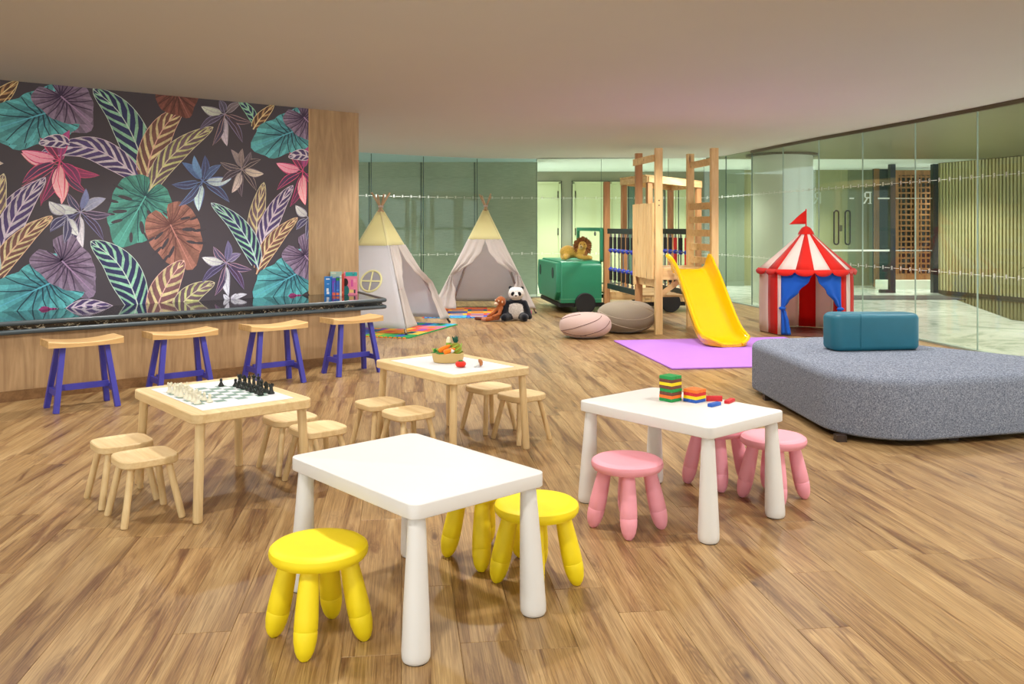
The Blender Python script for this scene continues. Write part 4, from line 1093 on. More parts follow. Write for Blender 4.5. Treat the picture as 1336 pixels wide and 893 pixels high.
for k in range(5): G().tube([(0, 0, 0.035), (0.008*math.cos(k*1.257), 0.008*math.sin(k*1.257), 0.038), (0.018*math.cos(k*1.257), 0.018*math.sin(k*1.257), 0.036)], [0.003, 0.0045, 0.001], 6).build('calyx_leaf', M_GRN, tm)
ms = root('toy_mushroom', 'felt mushroom with brown cap lying on the white inlay', 'toy vegetable', tuple(veg(624, 479)+Vector((0, 0, 0.0155))), 0.2)
Mx = Matrix.Rotation(math.radians(78), 3, 'Y') @ Matrix.Rotation(0.0, 3, 'X')
G().lathe([(0.010, -0.030), (0.012, -0.024), (0.009, -0.008), (0.010, 0.006)], 12, M=Mx).build('stem', M_WHT, ms)
G().lathe([(0.010, 0.004), (0.0215, 0.003), (0.0225, 0.008), (0.017, 0.020), (0.004, 0.026)], 18, (0.002, 0, 0.0075), M=Mx).build('cap', M_BRF, ms)

# ------------------------------------------------------------------ books and boxes on the bar
def book(px, py, wd, dp, ht, rz, rgb, label, deco=None, page=True):
    x, y = gp(px, py, HC-0.006); z = HC-0.0058
    r = root('book', label, 'book', (x, y, z), rz)
    G().box((0, 0, ht/2), (wd, dp, ht)).build('cover', plain('book_cover', rgb, 0.4, var=0.03), r, smooth=0)
    if page: G().box((0, 0.004, ht/2), (wd-0.006, dp+0.001, ht+0.001 if False else ht-0.008)).build('pages', M_LAM, r, smooth=0)
    for (cx, cz, sx, sz, c) in (deco or []):
        G().box((cx*wd, -dp/2-0.0006, cz*ht), (sx*wd, 0.001, sz*ht)).build('print_patch', plain('book_print', c, 0.5), r, smooth=0)
    return r
bz = 0.10
book(428.5, 385.5, 0.074, 0.10, 0.195, bz, (28, 120, 196), 'blue boxed book at the end of the row on the bar', [(0, .88, .5, .06, (240, 240, 240)), (-.05, .30, .3, .18, (230, 230, 235)), (0, .14, .35, .12, (240, 240, 245)), (0.02, .62, .3, .03, (180, 210, 240))])
book(436.3, 385.5, 0.037, 0.11, 0.180, bz, (66, 84, 190), 'violet and blue picture book next to the blue boxed one', [(0, .8, .9, .12, (120, 60, 190)), (-.2, .4, .08, .7, (220, 90, 200)), (0, .1, .9, .16, (240, 110, 60)), (.25, .5, .1, .6, (60, 150, 220))])
book(441.4, 385.5, 0.035, 0.12, 0.190, bz, (52, 100, 190), 'blue picture book with green band on its spine', [(0, .9, .95, .16, (30, 130, 60)), (0, .3, .8, .05, (90, 170, 230)), (0, .55, .8, .04, (90, 60, 170)), (0, .1, .9, .12, (240, 120, 60))])
book(438.5, 383.5, 0.12, 0.03, 0.235, bz, (176, 206, 190), 'tall pale green book standing behind the blue ones', [(-.2, .93, .4, .07, (220, 226, 200))])
book(445.3, 385.5, 0.018, 0.13, 0.205, bz, (236, 236, 226), 'thin white book between the blue and red spines', [(0, .9, .9, .05, (150, 200, 170))])
book(447.6, 385.5, 0.014, 0.13, 0.225, bz, (196, 62, 34), 'thin red spined book leaning against the pink one', [(0, .15, .9, .1, (240, 130, 90))])
pk = book(457.6, 384.6, 0.138, 0.022, 0.240, bz, (244, 140, 170), 'pink picture book with turquoise top and black bird shape', [(0.05, .90, .88, .18, (40, 180, 176)), (.2, .93, .12, .06, (200, 240, 240)), (.1, .5, .16, .3, (224, 90, 170)), (.3, .62, .2, .16, (250, 170, 190)), (0.05, .15, .34, .14, (246, 210, 130)), (.30, .14, .12, .16, (50, 60, 76)), (-.18, .14, .1, .14, (60, 60, 66))])
g = G(); g.add([(-0.075*.72+0.028*math.cos(t*.5), -0.0128, 0.13+0.042*math.sin(t*.5)) for t in range(13)], [tuple(range(13))]); g.build('bird_print', plain('black_print', (24, 24, 26), 0.5), pk, smooth=0)
g = G(); g.add([(-0.075*.66+0.034*math.cos(t*.5), -0.0126, 0.045+0.055*math.sin(t*.5)) for t in range(13)], [tuple(range(13))]); g.build('teal_print', plain('teal_print', (30, 140, 140), 0.5), pk, smooth=0)

# ------------------------------------------------------------------ tipis
M_CANV = cloth('grey_canvas', (230, 228, 230), var=0.05, thin=0.42); M_CANY = cloth('pale_yellow_canvas', (252, 245, 192), var=0.05, thin=0.42); M_CURT = cloth('curtain_canvas', (222, 213, 206), var=0.05, thin=0.42)
M_POLE = wood('pine_pole', (212, 184, 146), (172, 138, 104), 'z', 0.6, 20)
M_POLET = plain('dark_pole_tip', (60, 48, 40), 0.6)
M_WIN = cloth('window_mesh_grey', (150, 146, 150), var=0.1)
M_ROPE = cloth('cord', (206, 186, 180))
S_Y, S_B = 0.315, 0.955
def tipi(name, feet, tie, label, open_face, window_face, tip=0.20, cgap=None):
    """feet = 4 pole feet in order; faces run feet[i] -> feet[i+1]"""
    c = sum((Vector((*f, 0)) for f in feet), Vector())/4
    r = root(name, label, 'play tent', (c.x, c.y, 0.0136))
    B = [Vector((*f, 0))-c for f in feet]; T = Vector((0, 0, tie))
    def P(i, s): return T+(B[i]-T)*s+Vector((B[i].x, B[i].y, 0)).normalized()*(0.012+0.024*s)
    for i in range(4):
        d = (T-B[i]).normalized(); off = Vector((-d.y, d.x, 0))*0.012; ins = Vector((0, 0, 0))
        po = G().tube([B[i]+ins+Vector((0, 0, 0.003)), T+off*1.2+ins*.3, T+off+d*tip*1.02+d*0.03*(i % 2)], [0.015, 0.0135, 0.012], 10).build('pole', M_POLE, r)
        G().tube([B[i]+ins+Vector((0, 0, 0.002)), B[i]+ins+d*0.07], 0.0158, 10).build('pole_tip', M_POLET, po)
        ax_ = T+off*1.2-B[i]
        G().tube([B[i]+ax_*0.06, B[i]+ax_*(1-S_Y)], [0.019, 0.0175], 10).build('pole_sleeve', M_CANV, r)
        G().tube([B[i]+ax_*(1-S_Y), B[i]+ax_*0.965], [0.0175, 0.016], 10).build('pole_sleeve', M_CANY, r)
    G().tube([(0.03*math.cos(t*.6), 0.03*math.sin(t*.6), tie+0.005+0.0012*t) for t in range(22)], 0.006, 6).build('tie_cord', M_ROPE, r)
    up_s = 0.035
    for i in range(4):
        j = (i+1) % 4
        nrm = (P(i, 1)-T).cross(P(j, 1)-T).normalized()
        if nrm.dot((B[i]+B[j])/2) < 0: nrm = -nrm
        def face(u, v, a, b, sag=0.004):
            s = a+(b-a)*u
            return P(i, s).lerp(P(j, s), v)-nrm*(sag*math.sin(math.pi*v)*s)
        G().grid(lambda u, v: face(u, v, up_s, S_Y), 6, 8).build('yellow_top', M_CANY, r, solid=0.004, smooth=60)
        if i != open_face:
            p = G().grid(lambda u, v: face(u, v, S_Y, S_B), 14, 14).build('canvas_panel', M_CANV, r, solid=0.004, smooth=60)
            if i == window_face:
                s0, v0 = 0.600, 0.60
                cen = face((s0-S_Y)/(S_B-S_Y), v0, S_Y, S_B)+nrm*0.006
                ex = (B[j]-B[i]).normalized(); ey = nrm.cross(ex); ey = ey if ey.z > 0 else -ey
                R1 = 0.138
                G().tube([cen+ex*(R1*math.cos(t*math.pi/16))+ey*(R1*math.sin(t*math.pi/16)) for t in range(32)], 0.013, 8, closed=True).build('window_ring', M_CANY, r)
                g = G(); g.add([cen-nrm*0.0+ex*(R1*math.cos(t*math.pi/16))+ey*(R1*math.sin(t*math.pi/16)) for t in range(32)], [tuple(range(32))]); g.build('window_mesh', M_WIN, r, smooth=0)
                G().bar(cen-ex*R1+nrm*.004, cen+ex*R1+nrm*.004, 0.004, 0.018, up=ey).build('window_bar', M_CANY, r, smooth=0)
                G().bar(cen-ey*R1+nrm*.004, cen+ey*R1+nrm*.004, 0.004, 0.018, up=ex).build('window_bar', M_CANY, r, smooth=0)
        else:
            gt = cgap or [(S_Y, 0.985), (0.42, 0.86), (0.52, 0.60), (0.60, 0.30), (0.655, 0.10), (0.70, 0.18), (0.80, 0.34), (S_B, 0.46)]
            for side in (0, 1):
                def cur(u, v):
                    s = S_Y+(S_B-S_Y)*u
                    outer = P(i, s) if side == 0 else P(j, s); mid = (P(i, s)+P(j, s))/2
                    wdt = interp(s, gt); fold = 0.036*math.sin(v*math.pi*5.0+side)*min(1, 1.2-wdt)*math.sin(math.pi*min(1, v*1.02+0.02))
                    drop = 0.0
                    return outer.lerp(mid, wdt*v)+nrm*(0.010+fold+0.03*math.sin(math.pi*v)*(1-wdt))+Vector((0, 0, drop))
                cu2 = G().grid(cur, 30, 16).build('curtain', M_CURT, r, solid=0.004, smooth=70)
                po = (P(i, 0.665) if side == 0 else P(j, 0.665)); md = (P(i, 0.665)+P(j, 0.665))/2
                G().tube([po+nrm*0.02, po.lerp(md, .05)+nrm*0.045, po.lerp(md, .11)+nrm*0.02, po.lerp(md, .05)-nrm*0.005], 0.008, 6, closed=True).build('tie_back', M_ROPE, cu2)
    return r
f0 = Vector(gp(530, 438.6)); f1 = Vector(gp(587, 422.6)); e_ = f1-f0; p_ = Vector((-e_.y, e_.x))*0.98
tipi('tipi_tent', [tuple(f0), tuple(f1), tuple(f1+p_), tuple(f0+p_)], 1.53, 'grey and yellow tipi with a round window, beside the end of the bar', 0, 3)
tipi('tipi_tent', [(-1.19, 13.0), (0.36, 13.1), (0.18, 14.45), (-0.98, 14.40)], 1.59, 'grey and yellow tipi with open curtains behind the plush panda', 0, -1)

# ------------------------------------------------------------------ foam puzzle mats
FC_ = [(40, 160, 90), (60, 90, 190), (230, 90, 60), (245, 190, 60), (150, 90, 190), (60, 170, 210), (240, 120, 150), (240, 140, 40), (110, 190, 70), (30, 110, 130)]
FM = [plain('foam_%d' % k, c, 0.8, var=0.03) for k, c in enumerate(FC_)]
def foam_mat(org, ex, ey, nx, ny, seq, label, border):
    ex, ey = Vector((*ex, 0)).normalized(), Vector((*ey, 0)).normalized(); T_ = 0.30
    r = root('foam_mat', label, 'mat', (org[0], org[1], 0))
    meshes = {}
    for i in range(nx):
        for j in range(ny):
            c = ex*(T_*(i+.5))+ey*(T_*(j+.5)); k = seq[(i*ny+j) % len(seq)]
            h = T_/2-0.0015; M_ = Matrix((ex, ey, Vector((0, 0, 1)))).transposed()
            t = G().box(c+Vector((0, 0, 0.006)), (2*h, 2*h, 0.011), M=M_).build('foam_tile', FM[k], r, smooth=0)
            k2 = seq[(i*ny+j*3+2) % len(seq)]
            for (a, b, w2) in ((0.0, 0.0, 0.62),):
                G().box(c+Vector((0, 0, 0.0123)), (T_*w2, T_*w2*0.5, 0.0012), M=M_).build('foam_inlay', FM[k2], t, smooth=0)
    for n_, L, du, dv in ((nx, nx*T_, ex, ey), (ny, ny*T_, ey, ex)):
        for sgn in (0, 1):
            g = G(); oth = (ny if du is ex else nx)*T_
            for q_ in range(n_*5):
                g.box(du*(0.06*(q_+.5))+dv*(oth+0.012 if sgn else -0.012)+Vector((0, 0, 0.006)), (0.032, 0.028, 0.011), M=Matrix((du, dv, Vector((0, 0, 1)))).transposed())
            g.build('border_teeth', FM[border[sgn+(0 if du is ex else 2)]], r, smooth=0)['kind'] = 'stuff'
    return r
m0 = Vector(gp(531, 442)); m1 = Vector(gp(595, 424.2)); d1 = (m1-m0).normalized(); d2 = Vector((-d1.y, d1.x))
foam_mat(tuple(m0), tuple(d1), tuple(d2), 5, 5, [0, 8, 1, 4, 1, 3, 7, 9, 0, 4, 2, 3, 4, 1, 5, 6, 2, 7, 3, 4, 5, 1, 0, 6, 2], 'coloured foam puzzle mat under the tipi with the round window', (0, 0, 7, 5))
foam_mat((-1.25, 12.55), (1, 0.03), (-0.03, 1), 4, 5, [1, 2, 3, 2, 7, 5, 3, 1, 3, 2, 1, 2, 3, 9, 2, 5, 4, 3, 2, 3], 'orange, yellow and blue foam puzzle mat under the tipi behind the panda', (5, 2, 2, 1))

# ------------------------------------------------------------------ soft toys (one continuous body each)
def fur(name, scale=260, bump=0.9):
    q = N(name); a = q.n('ShaderNodeAttribute', attribute_name='col'); v = q.mapping((1, 1, 1), rnd=False)
    f = q.noise(v, scale, 3, 0.7); f2 = q.noise(v, scale/5, 3, 0.7)
    c = q.mix(1.0, a.outputs['Color'], q.ramp(f2, [(0.3, (0.75, 0.75, 0.75)), (0.7, (1.15, 1.15, 1.15))]), 'MULTIPLY')
    q.l(c, q.b.inputs['Base Color']); q.bump(f, bump, 0.006); q.b.inputs['Sheen Weight'].default_value = 0.3
    return q.set(0.95, spec=0.1)
M_FUR = fur('plush_fur')
def blob(name, prims, parent, voxel=0.008, smooth=6):
    """prims: (center, radii, matrix or None, colour); capsules as (a, b, ra, rb, colour)"""
    g = G()
    for p in prims:
        if len(p) == 5: g.tube([Vector(p[0]).lerp(Vector(p[1]), t) for t in (0, .25, .5, .75, 1)], [p[2]+(p[3]-p[2])*t for t in (0, .25, .5, .75, 1)], 12); g.ball(p[0], p[2], 12, 8); g.ball(p[1], p[3], 12, 8)
        else: g.ball(p[0], p[1], 18, 12, p[2])
    me = g.mesh(name, M_FUR, 0); tmp = bpy.data.objects.new('tmp', me); COL.objects.link(tmp)
    md = tmp.modifiers.new('r', 'REMESH'); md.mode = 'VOXEL'; md.voxel_size = voxel
    sm = tmp.modifiers.new('s', 'SMOOTH'); sm.iterations = smooth; sm.factor = 0.5
    dg = bpy.context.evaluated_depsgraph_get(); ev = tmp.evaluated_get(dg)
    out = bpy.data.meshes.new_from_object(ev, depsgraph=dg)
    bpy.data.objects.remove(tmp)
    ca = out.color_attributes.new('col', 'FLOAT_COLOR', 'POINT')
    for v in out.vertices:
        best, bc = 1e9, (1, 1, 1)
        for p in prims:
            if len(p) == 5:
                a, b = Vector(p[0]), Vector(p[1]); t = max(0, min(1, (v.co-a).dot(b-a)/max(1e-9, (b-a).length_squared)))
                d = (v.co-a.lerp(b, t)).length-(p[2]+(p[3]-p[2])*t); c = p[4]
            else:
                q_ = v.co-Vector(p[0]); q_ = (p[2].inverted() @ q_) if p[2] else q_
                R_ = Vector(p[1]) if not isinstance(p[1], float) else Vector((p[1],)*3)
                k = Vector((q_.x/R_.x, q_.y/R_.y, q_.z/R_.z)).length; d = (k-1)*min(R_); c = p[3]
            if d < best: best, bc = d, c
        ca.data[v.index].color = (*s2l(bc), 1)
    out.polygons.foreach_set('use_smooth', [True]*len(out.polygons))
    out.materials.clear(); out.materials.append(M_FUR)
    o = bpy.data.objects.new(name, out); COL.objects.link(o); o.parent = parent
    return o
M_EYE = plain('black_bead', (14, 12, 12), 0.15); M_NOSE = plain('dark_nose', (50, 30, 28), 0.5)
WHT, BLK = (240, 234, 228), (22, 24, 34)
px_, py_ = gp(673, 419)
pa = root('plush_panda', 'sitting black and white plush panda leaning by the tipi', 'plush toy', (px_, py_+0.08, 0), 0.0)
blob('body', [((0, 0, 0.15), (0.122, 0.105, 0.145), None, WHT), ((0, 0.02, 0.235), (0.128, 0.10, 0.075), None, BLK), ((0.0, 0.05, 0.13), (0.125, 0.085, 0.13), None, BLK),
              ((-0.12, -0.02, 0.24), (-0.155, -0.06, 0.10), 0.045, 0.048, BLK), ((-0.155, -0.06, 0.10), (-0.135, -0.10, 0.045), 0.046, 0.042, BLK),
              ((0.12, -0.02, 0.24), (0.165, -0.05, 0.12), 0.045, 0.046, BLK), ((0.165, -0.05, 0.12), (0.185, -0.09, 0.06), 0.046, 0.042, BLK),
              ((-0.08, -0.03, 0.06), (-0.16, -0.14, 0.052), 0.055, 0.050, BLK), ((0.08, -0.03, 0.06), (0.12, -0.15, 0.055), 0.055, 0.054, BLK),
              ((0.005, -0.025, 0.375), (0.112, 0.095, 0.092), None, WHT), ((0.002, -0.105, 0.350), (0.045, 0.035, 0.036), None, WHT),
              ((-0.075, 0.0, 0.455), (0.028, 0.016, 0.028), None, BLK), ((0.088, 0.0, 0.448), (0.028, 0.016, 0.028), None, BLK)], pa, 0.009)
for sx in (-1, 1):
    G().ball((0.004+sx*0.045, -0.108, 0.376), (0.025, 0.017, 0.031), 12, 8, Matrix.Rotation(-sx*0.5, 3, 'Y')).build('eye_patch', plain('panda_patch', (24, 22, 26), 0.9) if sx < 0 else bpy.data.materials['panda_patch'], pa)
    G().ball((0.004+sx*0.042, -0.124, 0.382), 0.006, 8, 6).build('eye', M_EYE, pa)
G().ball((0.002, -0.138, 0.352), (0.016, 0.008, 0.010), 10, 8).build('nose', M_NOSE, pa)
G().box((0.215, -0.06, 0.12), (0.012, 0.03, 0.05)).build('sewn_label', plain('pink_label', (224, 120, 150), 0.7), pa, smooth=0)
ORG, TAN = (168, 92, 44), (236, 206, 178)
mk = root('plush_orangutan', 'rust brown plush ape sitting against the panda', 'plush toy', (px_-0.245, py_-0.01, 0), -0.1)
blob('body', [((-0.01, 0.03, 0.10), (0.062, 0.055, 0.095), Matrix.Rotation(0.35, 3, 'Y'), ORG), ((0.035, 0.03, 0.265), (0.072, 0.070, 0.076), None, ORG), ((0.01, 0.0, 0.275), (0.052, 0.052, 0.05), None, ORG),
              ((-0.022, -0.028, 0.240), (0.030, 0.032, 0.024), None, TAN), ((0.02, 0.03, 0.19), (0.05, 0.045, 0.05), None, ORG),
              ((-0.02, 0.0, 0.055), (-0.12, -0.045, 0.042), 0.036, 0.028, ORG), ((-0.12, -0.045, 0.042), (-0.235, -0.04, 0.030), 0.028, 0.024, ORG), ((-0.235, -0.04, 0.032), (-0.30, -0.035, 0.036), 0.026, 0.026, (110, 56, 40)),
              ((0.0, -0.03, 0.050), (-0.06, -0.10, 0.045), 0.036, 0.030, ORG), ((-0.06, -0.10, 0.042), (-0.15, -0.13, 0.032), 0.030, 0.028, ORG), ((-0.15, -0.13, 0.032), (-0.19, -0.135, 0.036), 0.028, 0.026, (190, 128, 100)),
              ((0.0, -0.02, 0.18), (-0.055, -0.06, 0.115), 0.028, 0.024, ORG), ((-0.055, -0.06, 0.115), (-0.125, -0.07, 0.075), 0.024, 0.022, ORG),
              ((0.05, -0.02, 0.18), (0.02, -0.08, 0.10), 0.026, 0.022, ORG), ((0.02, -0.08, 0.10), (-0.05, -0.12, 0.075), 0.022, 0.020, ORG)], mk, 0.008)
for (x, y, z) in ((-0.036, -0.022, 0.288), (0.012, -0.052, 0.280)):
    e1 = G().ball((x, y, z), (0.012, 0.011, 0.013), 10, 8).build('eye_rim', plain('tan_rim', TAN, 0.9) if 'tan_rim' not in bpy.data.materials else bpy.data.materials['tan_rim'], mk)
    G().ball((x-0.006, y-0.009, z+.001), 0.006, 8, 6).build('pupil', M_EYE, e1)
G().ball((0.062, -0.03, 0.265), (0.010, 0.014, 0.018), 10, 8).build('ear', bpy.data.materials['tan_rim'], mk)
LIO, MAN = (214, 172, 76), (136, 88, 44)

# ------------------------------------------------------------------ toy truck
ta = math.radians(8.0); tex, tey = Vector((math.cos(ta), math.sin(ta), 0)), Vector((-math.sin(ta), math.cos(ta), 0))
TO = Vector((0.735, 13.2, 0)); TW = 1.70
M_TG = plain('green_plastic', (44, 134, 98), 0.38, var=0.05); M_TGD = plain('dark_hole', (14, 40, 32), 0.5)
M_TIM = wood('tower_pine', (238, 209, 150), (208, 168, 108), 'z', 0.55, 9, knots=0.8); M_TIMX = wood('tower_pine_rail', (238, 209, 150), (206, 166, 108), 'x', 0.55, 9, knots=0.6)
M_TIMD = wood('dark_pine', (200, 150, 98), (164, 116, 70), 'z', 0.55, 9, knots=0.5)  # darker, browner pine for some of the posts
tr = root('toy_truck', 'green play truck front with black wheel and open windscreen frame', 'play truck', tuple(TO), ta)
# hood: profile across the length, rounded top front and shoulder
hp = rpoly([(0.0, 0.0), (TW, 0.0), (TW, 0.625), (0.0, 0.625)], [0.01, 0.01, 0.10, 0.10], 6)
g = G(); g.rings([[(x, y*k+TW/2*(1-k), 0.155+z*(k if x < .02 else 1)) for y, z in hp][::-1] for x, k in ((0.0, 0.985), (0.012, 1.0), (0.61, 1.0), (0.62, 0.995))]); g.build('hood', M_TG, tr, smooth=40)
fp = [(0.05, 0.16), (0.20, 0.03), (TW-0.20, 0.03), (TW-0.05, 0.16), (TW-0.02, 0.45), (TW-0.08, 0.60), (0.08, 0.60), (0.02, 0.45)]
g = G(); g.rings([[(x, y, 0.155+z) for y, z in (inset(fp, i))] for x, i in ((0.0, 0), (-0.06, 0), (-0.072, 0.014))]); fp_o = g.build('grille_plate', M_TG, tr, smooth=30)
for y in (0.30, TW-0.30): G().lathe([(0.085, 0), (0.085, 0.006), (0.06, 0.006)], 20, (-0.071, y, 0.155+0.44), M=Matrix.Rotation(-math.pi/2, 3, 'Y')).build('headlight_hole', M_TGD, fp_o)
G().box((0.31, TW/2, 0.215), (0.626, TW+0.012, 0.004)).build('trim_line', plain('pale_green_line', (120, 190, 150), 0.5), tr, smooth=0)
G().box((0.96, 0.06, 0.125), (1.95, 0.07, 0.06)).build('chassis_beam', M_RUB, tr, smooth=0); G().box((0.96, TW-0.06, 0.125), (1.95, 0.07, 0.06)).build('chassis_beam', M_RUB, tr, smooth=0)
G().box((0.02, TW/2, 0.125), (0.08, TW-.05, 0.06)).build('bumper', M_RUB, tr, smooth=0)
Mw = Matrix.Rotation(math.pi/2, 3, 'X')
for x, y in ((0.36, -0.03), (0.36, TW+0.03), (1.68, -0.03), (1.68, TW+.03)):
    wh = G().lathe([(0.02, -0.03), (0.145, -0.03), (0.154, -0.022), (0.154, 0.022), (0.145, 0.03), (0.02, 0.03)], 32, (x, y, 0.155), M=Mw).build('wheel', M_RUB, tr)
    G().lathe([(0.02, -0.034), (0.075, -0.033), (0.08, -0.028)], 24, (x, y, 0.155), M=Mw).build('hub_disc', plain('charcoal_hub', (40, 34, 34), 0.5) if 'charcoal_hub' not in bpy.data.materials else bpy.data.materials['charcoal_hub'], wh)
wf = G()
wy = [(0.0, 0.0), (TW, 0.0), (TW, 0.52), (0.0, 0.52)]; wo = rpoly(wy, 0.05, 5); wi = rpoly([(0.055, -0.0), (TW-.055, -0.0), (TW-.055, .465), (.055, .465)], 0.035, 5)
def ring_plate(g, out, inn, x0, x1, z):
    a = [(x0, y, z+q_) for y, q_ in out]; b = [(x1, y, z+q_) for y, q_ in out]; c = [(x1, y, z+q_) for y, q_ in inn]; d = [(x0, y, z+q_) for y, q_ in inn]
    g.rings([a, b, c, d, a], cap=False)
ring_plate(wf, wo, wi, 0.60, 0.645, 0.765); wf.build('windscreen_frame', M_TG, tr, smooth=30)
G().ball((0.60, 0.35, 1.19), (0.01, 0.07, 0.035), 12, 8).build('mirror', plain('grey_mirror', (150, 158, 148), 0.2, 0.5), tr)
# deck of planks
for k in range(9):
    G().box((0.66+0.165*k+0.08, TW/2, 0.30), (0.155, TW, 0.035)).build('deck_plank', M_TIMX, tr, smooth=0)
G().box((1.40, 0.015, 0.24), (1.48, 0.03, 0.085)).build('deck_beam', M_TIMX, tr, smooth=0)
for k in range(10): G().box((1.24+0.095*k, -0.012, 0.215), (0.085, 0.02, 0.11)).build('skirt_block', M_TIMX, tr, smooth=0)
G().box((0.70, 0.02, 1.06), (0.085, 0.085, 1.83)).build('corner_post', M_TIMD, tr, smooth=0)
# small slatted roof on four posts standing on the truck deck
ro = root('slatted_roof', 'small timber roof with saw-tooth slats on four posts over the truck deck', 'play roof')
cL, cN, cR = Vector((1.73, 14.0, 2.045)), Vector((2.02, 13.1, 2.05)), Vector((2.86, 13.37, 1.975)); cB = cL+cR-cN
for p in (cL, cN, cR, cB):
    q_ = p.lerp((cL+cR)/2, 0.07); G().box((q_.x, q_.y, (0.318+q_.z-0.09)/2), (0.075, 0.075, q_.z-0.09-0.318), 0.3).build('roof_post', M_TIMD, ro, smooth=0)
for a, b in ((cL, cN), (cN, cR), (cR, cB), (cB, cL)): G().bar(a-Vector((0, 0, .045)), b-Vector((0, 0, .045)), 0.04, 0.085).build('fascia_board', M_TIMX, ro, smooth=0)
for k in range(8):
    t = (k+.5)/8; a = cL.lerp(cN, t); b = cB.lerp(cR, t); d = (b-a).normalized()
    G().bar(a-d*0.035+Vector((0, 0, .012)), b+d*0.03+Vector((0, 0, .012)), 0.075, 0.022).build('roof_slat', M_TIMX, ro, smooth=0)

# ------------------------------------------------------------------ climbing tower
wa = math.radians(4.0); wex, wey = Vector((math.cos(wa), math.sin(wa), 0)), Vector((-math.sin(wa), math.cos(wa), 0))
P1 = Vector((1.776, 10.72, 0)); P4 = Vector((2.452, 10.72, 0)); P2 = Vector((1.648, 11.5, 0)); P3 = Vector((2.334, 11.58, 0))
tw = root('climbing_tower', 'natural pine climbing tower with plank panel and ladder', 'climbing frame')
HP = 2.255
for p, m in ((P1, M_TIM), (P4, M_TIM), (P2, M_TIMD), (P3, M_TIM)):
    G().box((p.x, p.y, HP/2), (0.085, 0.085, HP), 0.06).build('post', m, tw, smooth=0)
Zv = lambda z: Vector((0, 0, z))
lft = (P1-P2).normalized(); lout = Vector((lft.y, -lft.x, 0)); lout = lout if lout.x < 0 else -lout
G().bar(P2+lout*0.055+Zv(2.135)-lft*.04, P1+lout*0.055+Zv(2.135)-lft*.02, 0.022, 0.085).build('top_rail', M_TIMX, tw, smooth=0)
G().bar(P3+Zv(2.10), P4+Zv(2.10), 0.03, 0.085).build('top_rail', M_TIMX, tw, smooth=0)
npl = 8; Lp = (P1-P2).length+0.03
for k in range(npl):
    c = P2+lout*0.056+lft*(-0.055+(Lp)*(k+.5)/npl)
    G().box((c.x, c.y, 1.125+0.004*math.sin(k*2.1)), (0.020, Lp/npl-0.010, 0.93), math.atan2(lft.y, lft.x)-math.pi/2).build('panel_plank', M_TIM, tw, smooth=0)
G().bar(P2+Zv(0.61), P1+Zv(0.61), 0.03, 0.10).build('side_beam', M_TIMX, tw, smooth=0)
G().box((P2.x+lout.x*.056, P2.y+lout.y*.056-.01, 0.61), (0.03, 0.10, 0.11), 0).build('beam_block', M_TIM, tw, smooth=0)
G().bar(P3+Zv(0.71), P4+Zv(0.71), 0.03, 0.12).build('side_beam', M_TIMX, tw, smooth=0)
G().bar(P1+Zv(0.715)+wey*0.0, P4+Zv(0.715), 0.03, 0.115).build('front_beam', M_TIMX, tw, smooth=0)
G().bar(P2+Zv(0.715), P3+Zv(0.715), 0.03, 0.115).build('front_beam', M_TIMX, tw, smooth=0)
G().bar(P1+Zv(0.47)+Vector((.02, .02, 0)), P1.lerp(P4, .42)+Zv(0.66)+Vector((0, .02, 0)), 0.03, 0.06).build('brace', M_TIMX, tw, smooth=0)
for k in range(6):
    a = P1.lerp(P2, (k+.5)/6); b = P4.lerp(P3, (k+.5)/6)
    G().bar(a+Zv(0.785), b+Zv(0.785), 0.115, 0.025).build('platform_board', M_TIMX, tw, smooth=0)
for z in (1.56, 1.388, 1.222, 1.045, 0.878): G().bar(P3+Zv(z), P4+Zv(z), 0.035, 0.085).build('ladder_rung', M_TIMX, tw, smooth=0)
for z in (1.56, 1.62): G().lathe([(0.004, 0), (0.008, 0), (0.008, 0.006), (0.003, 0.006)], 8, (P1.x, P1.y-.045, z), M=Matrix.Rotation(math.pi/2, 3, 'X')).build('bolt_head', M_RUB, tw)

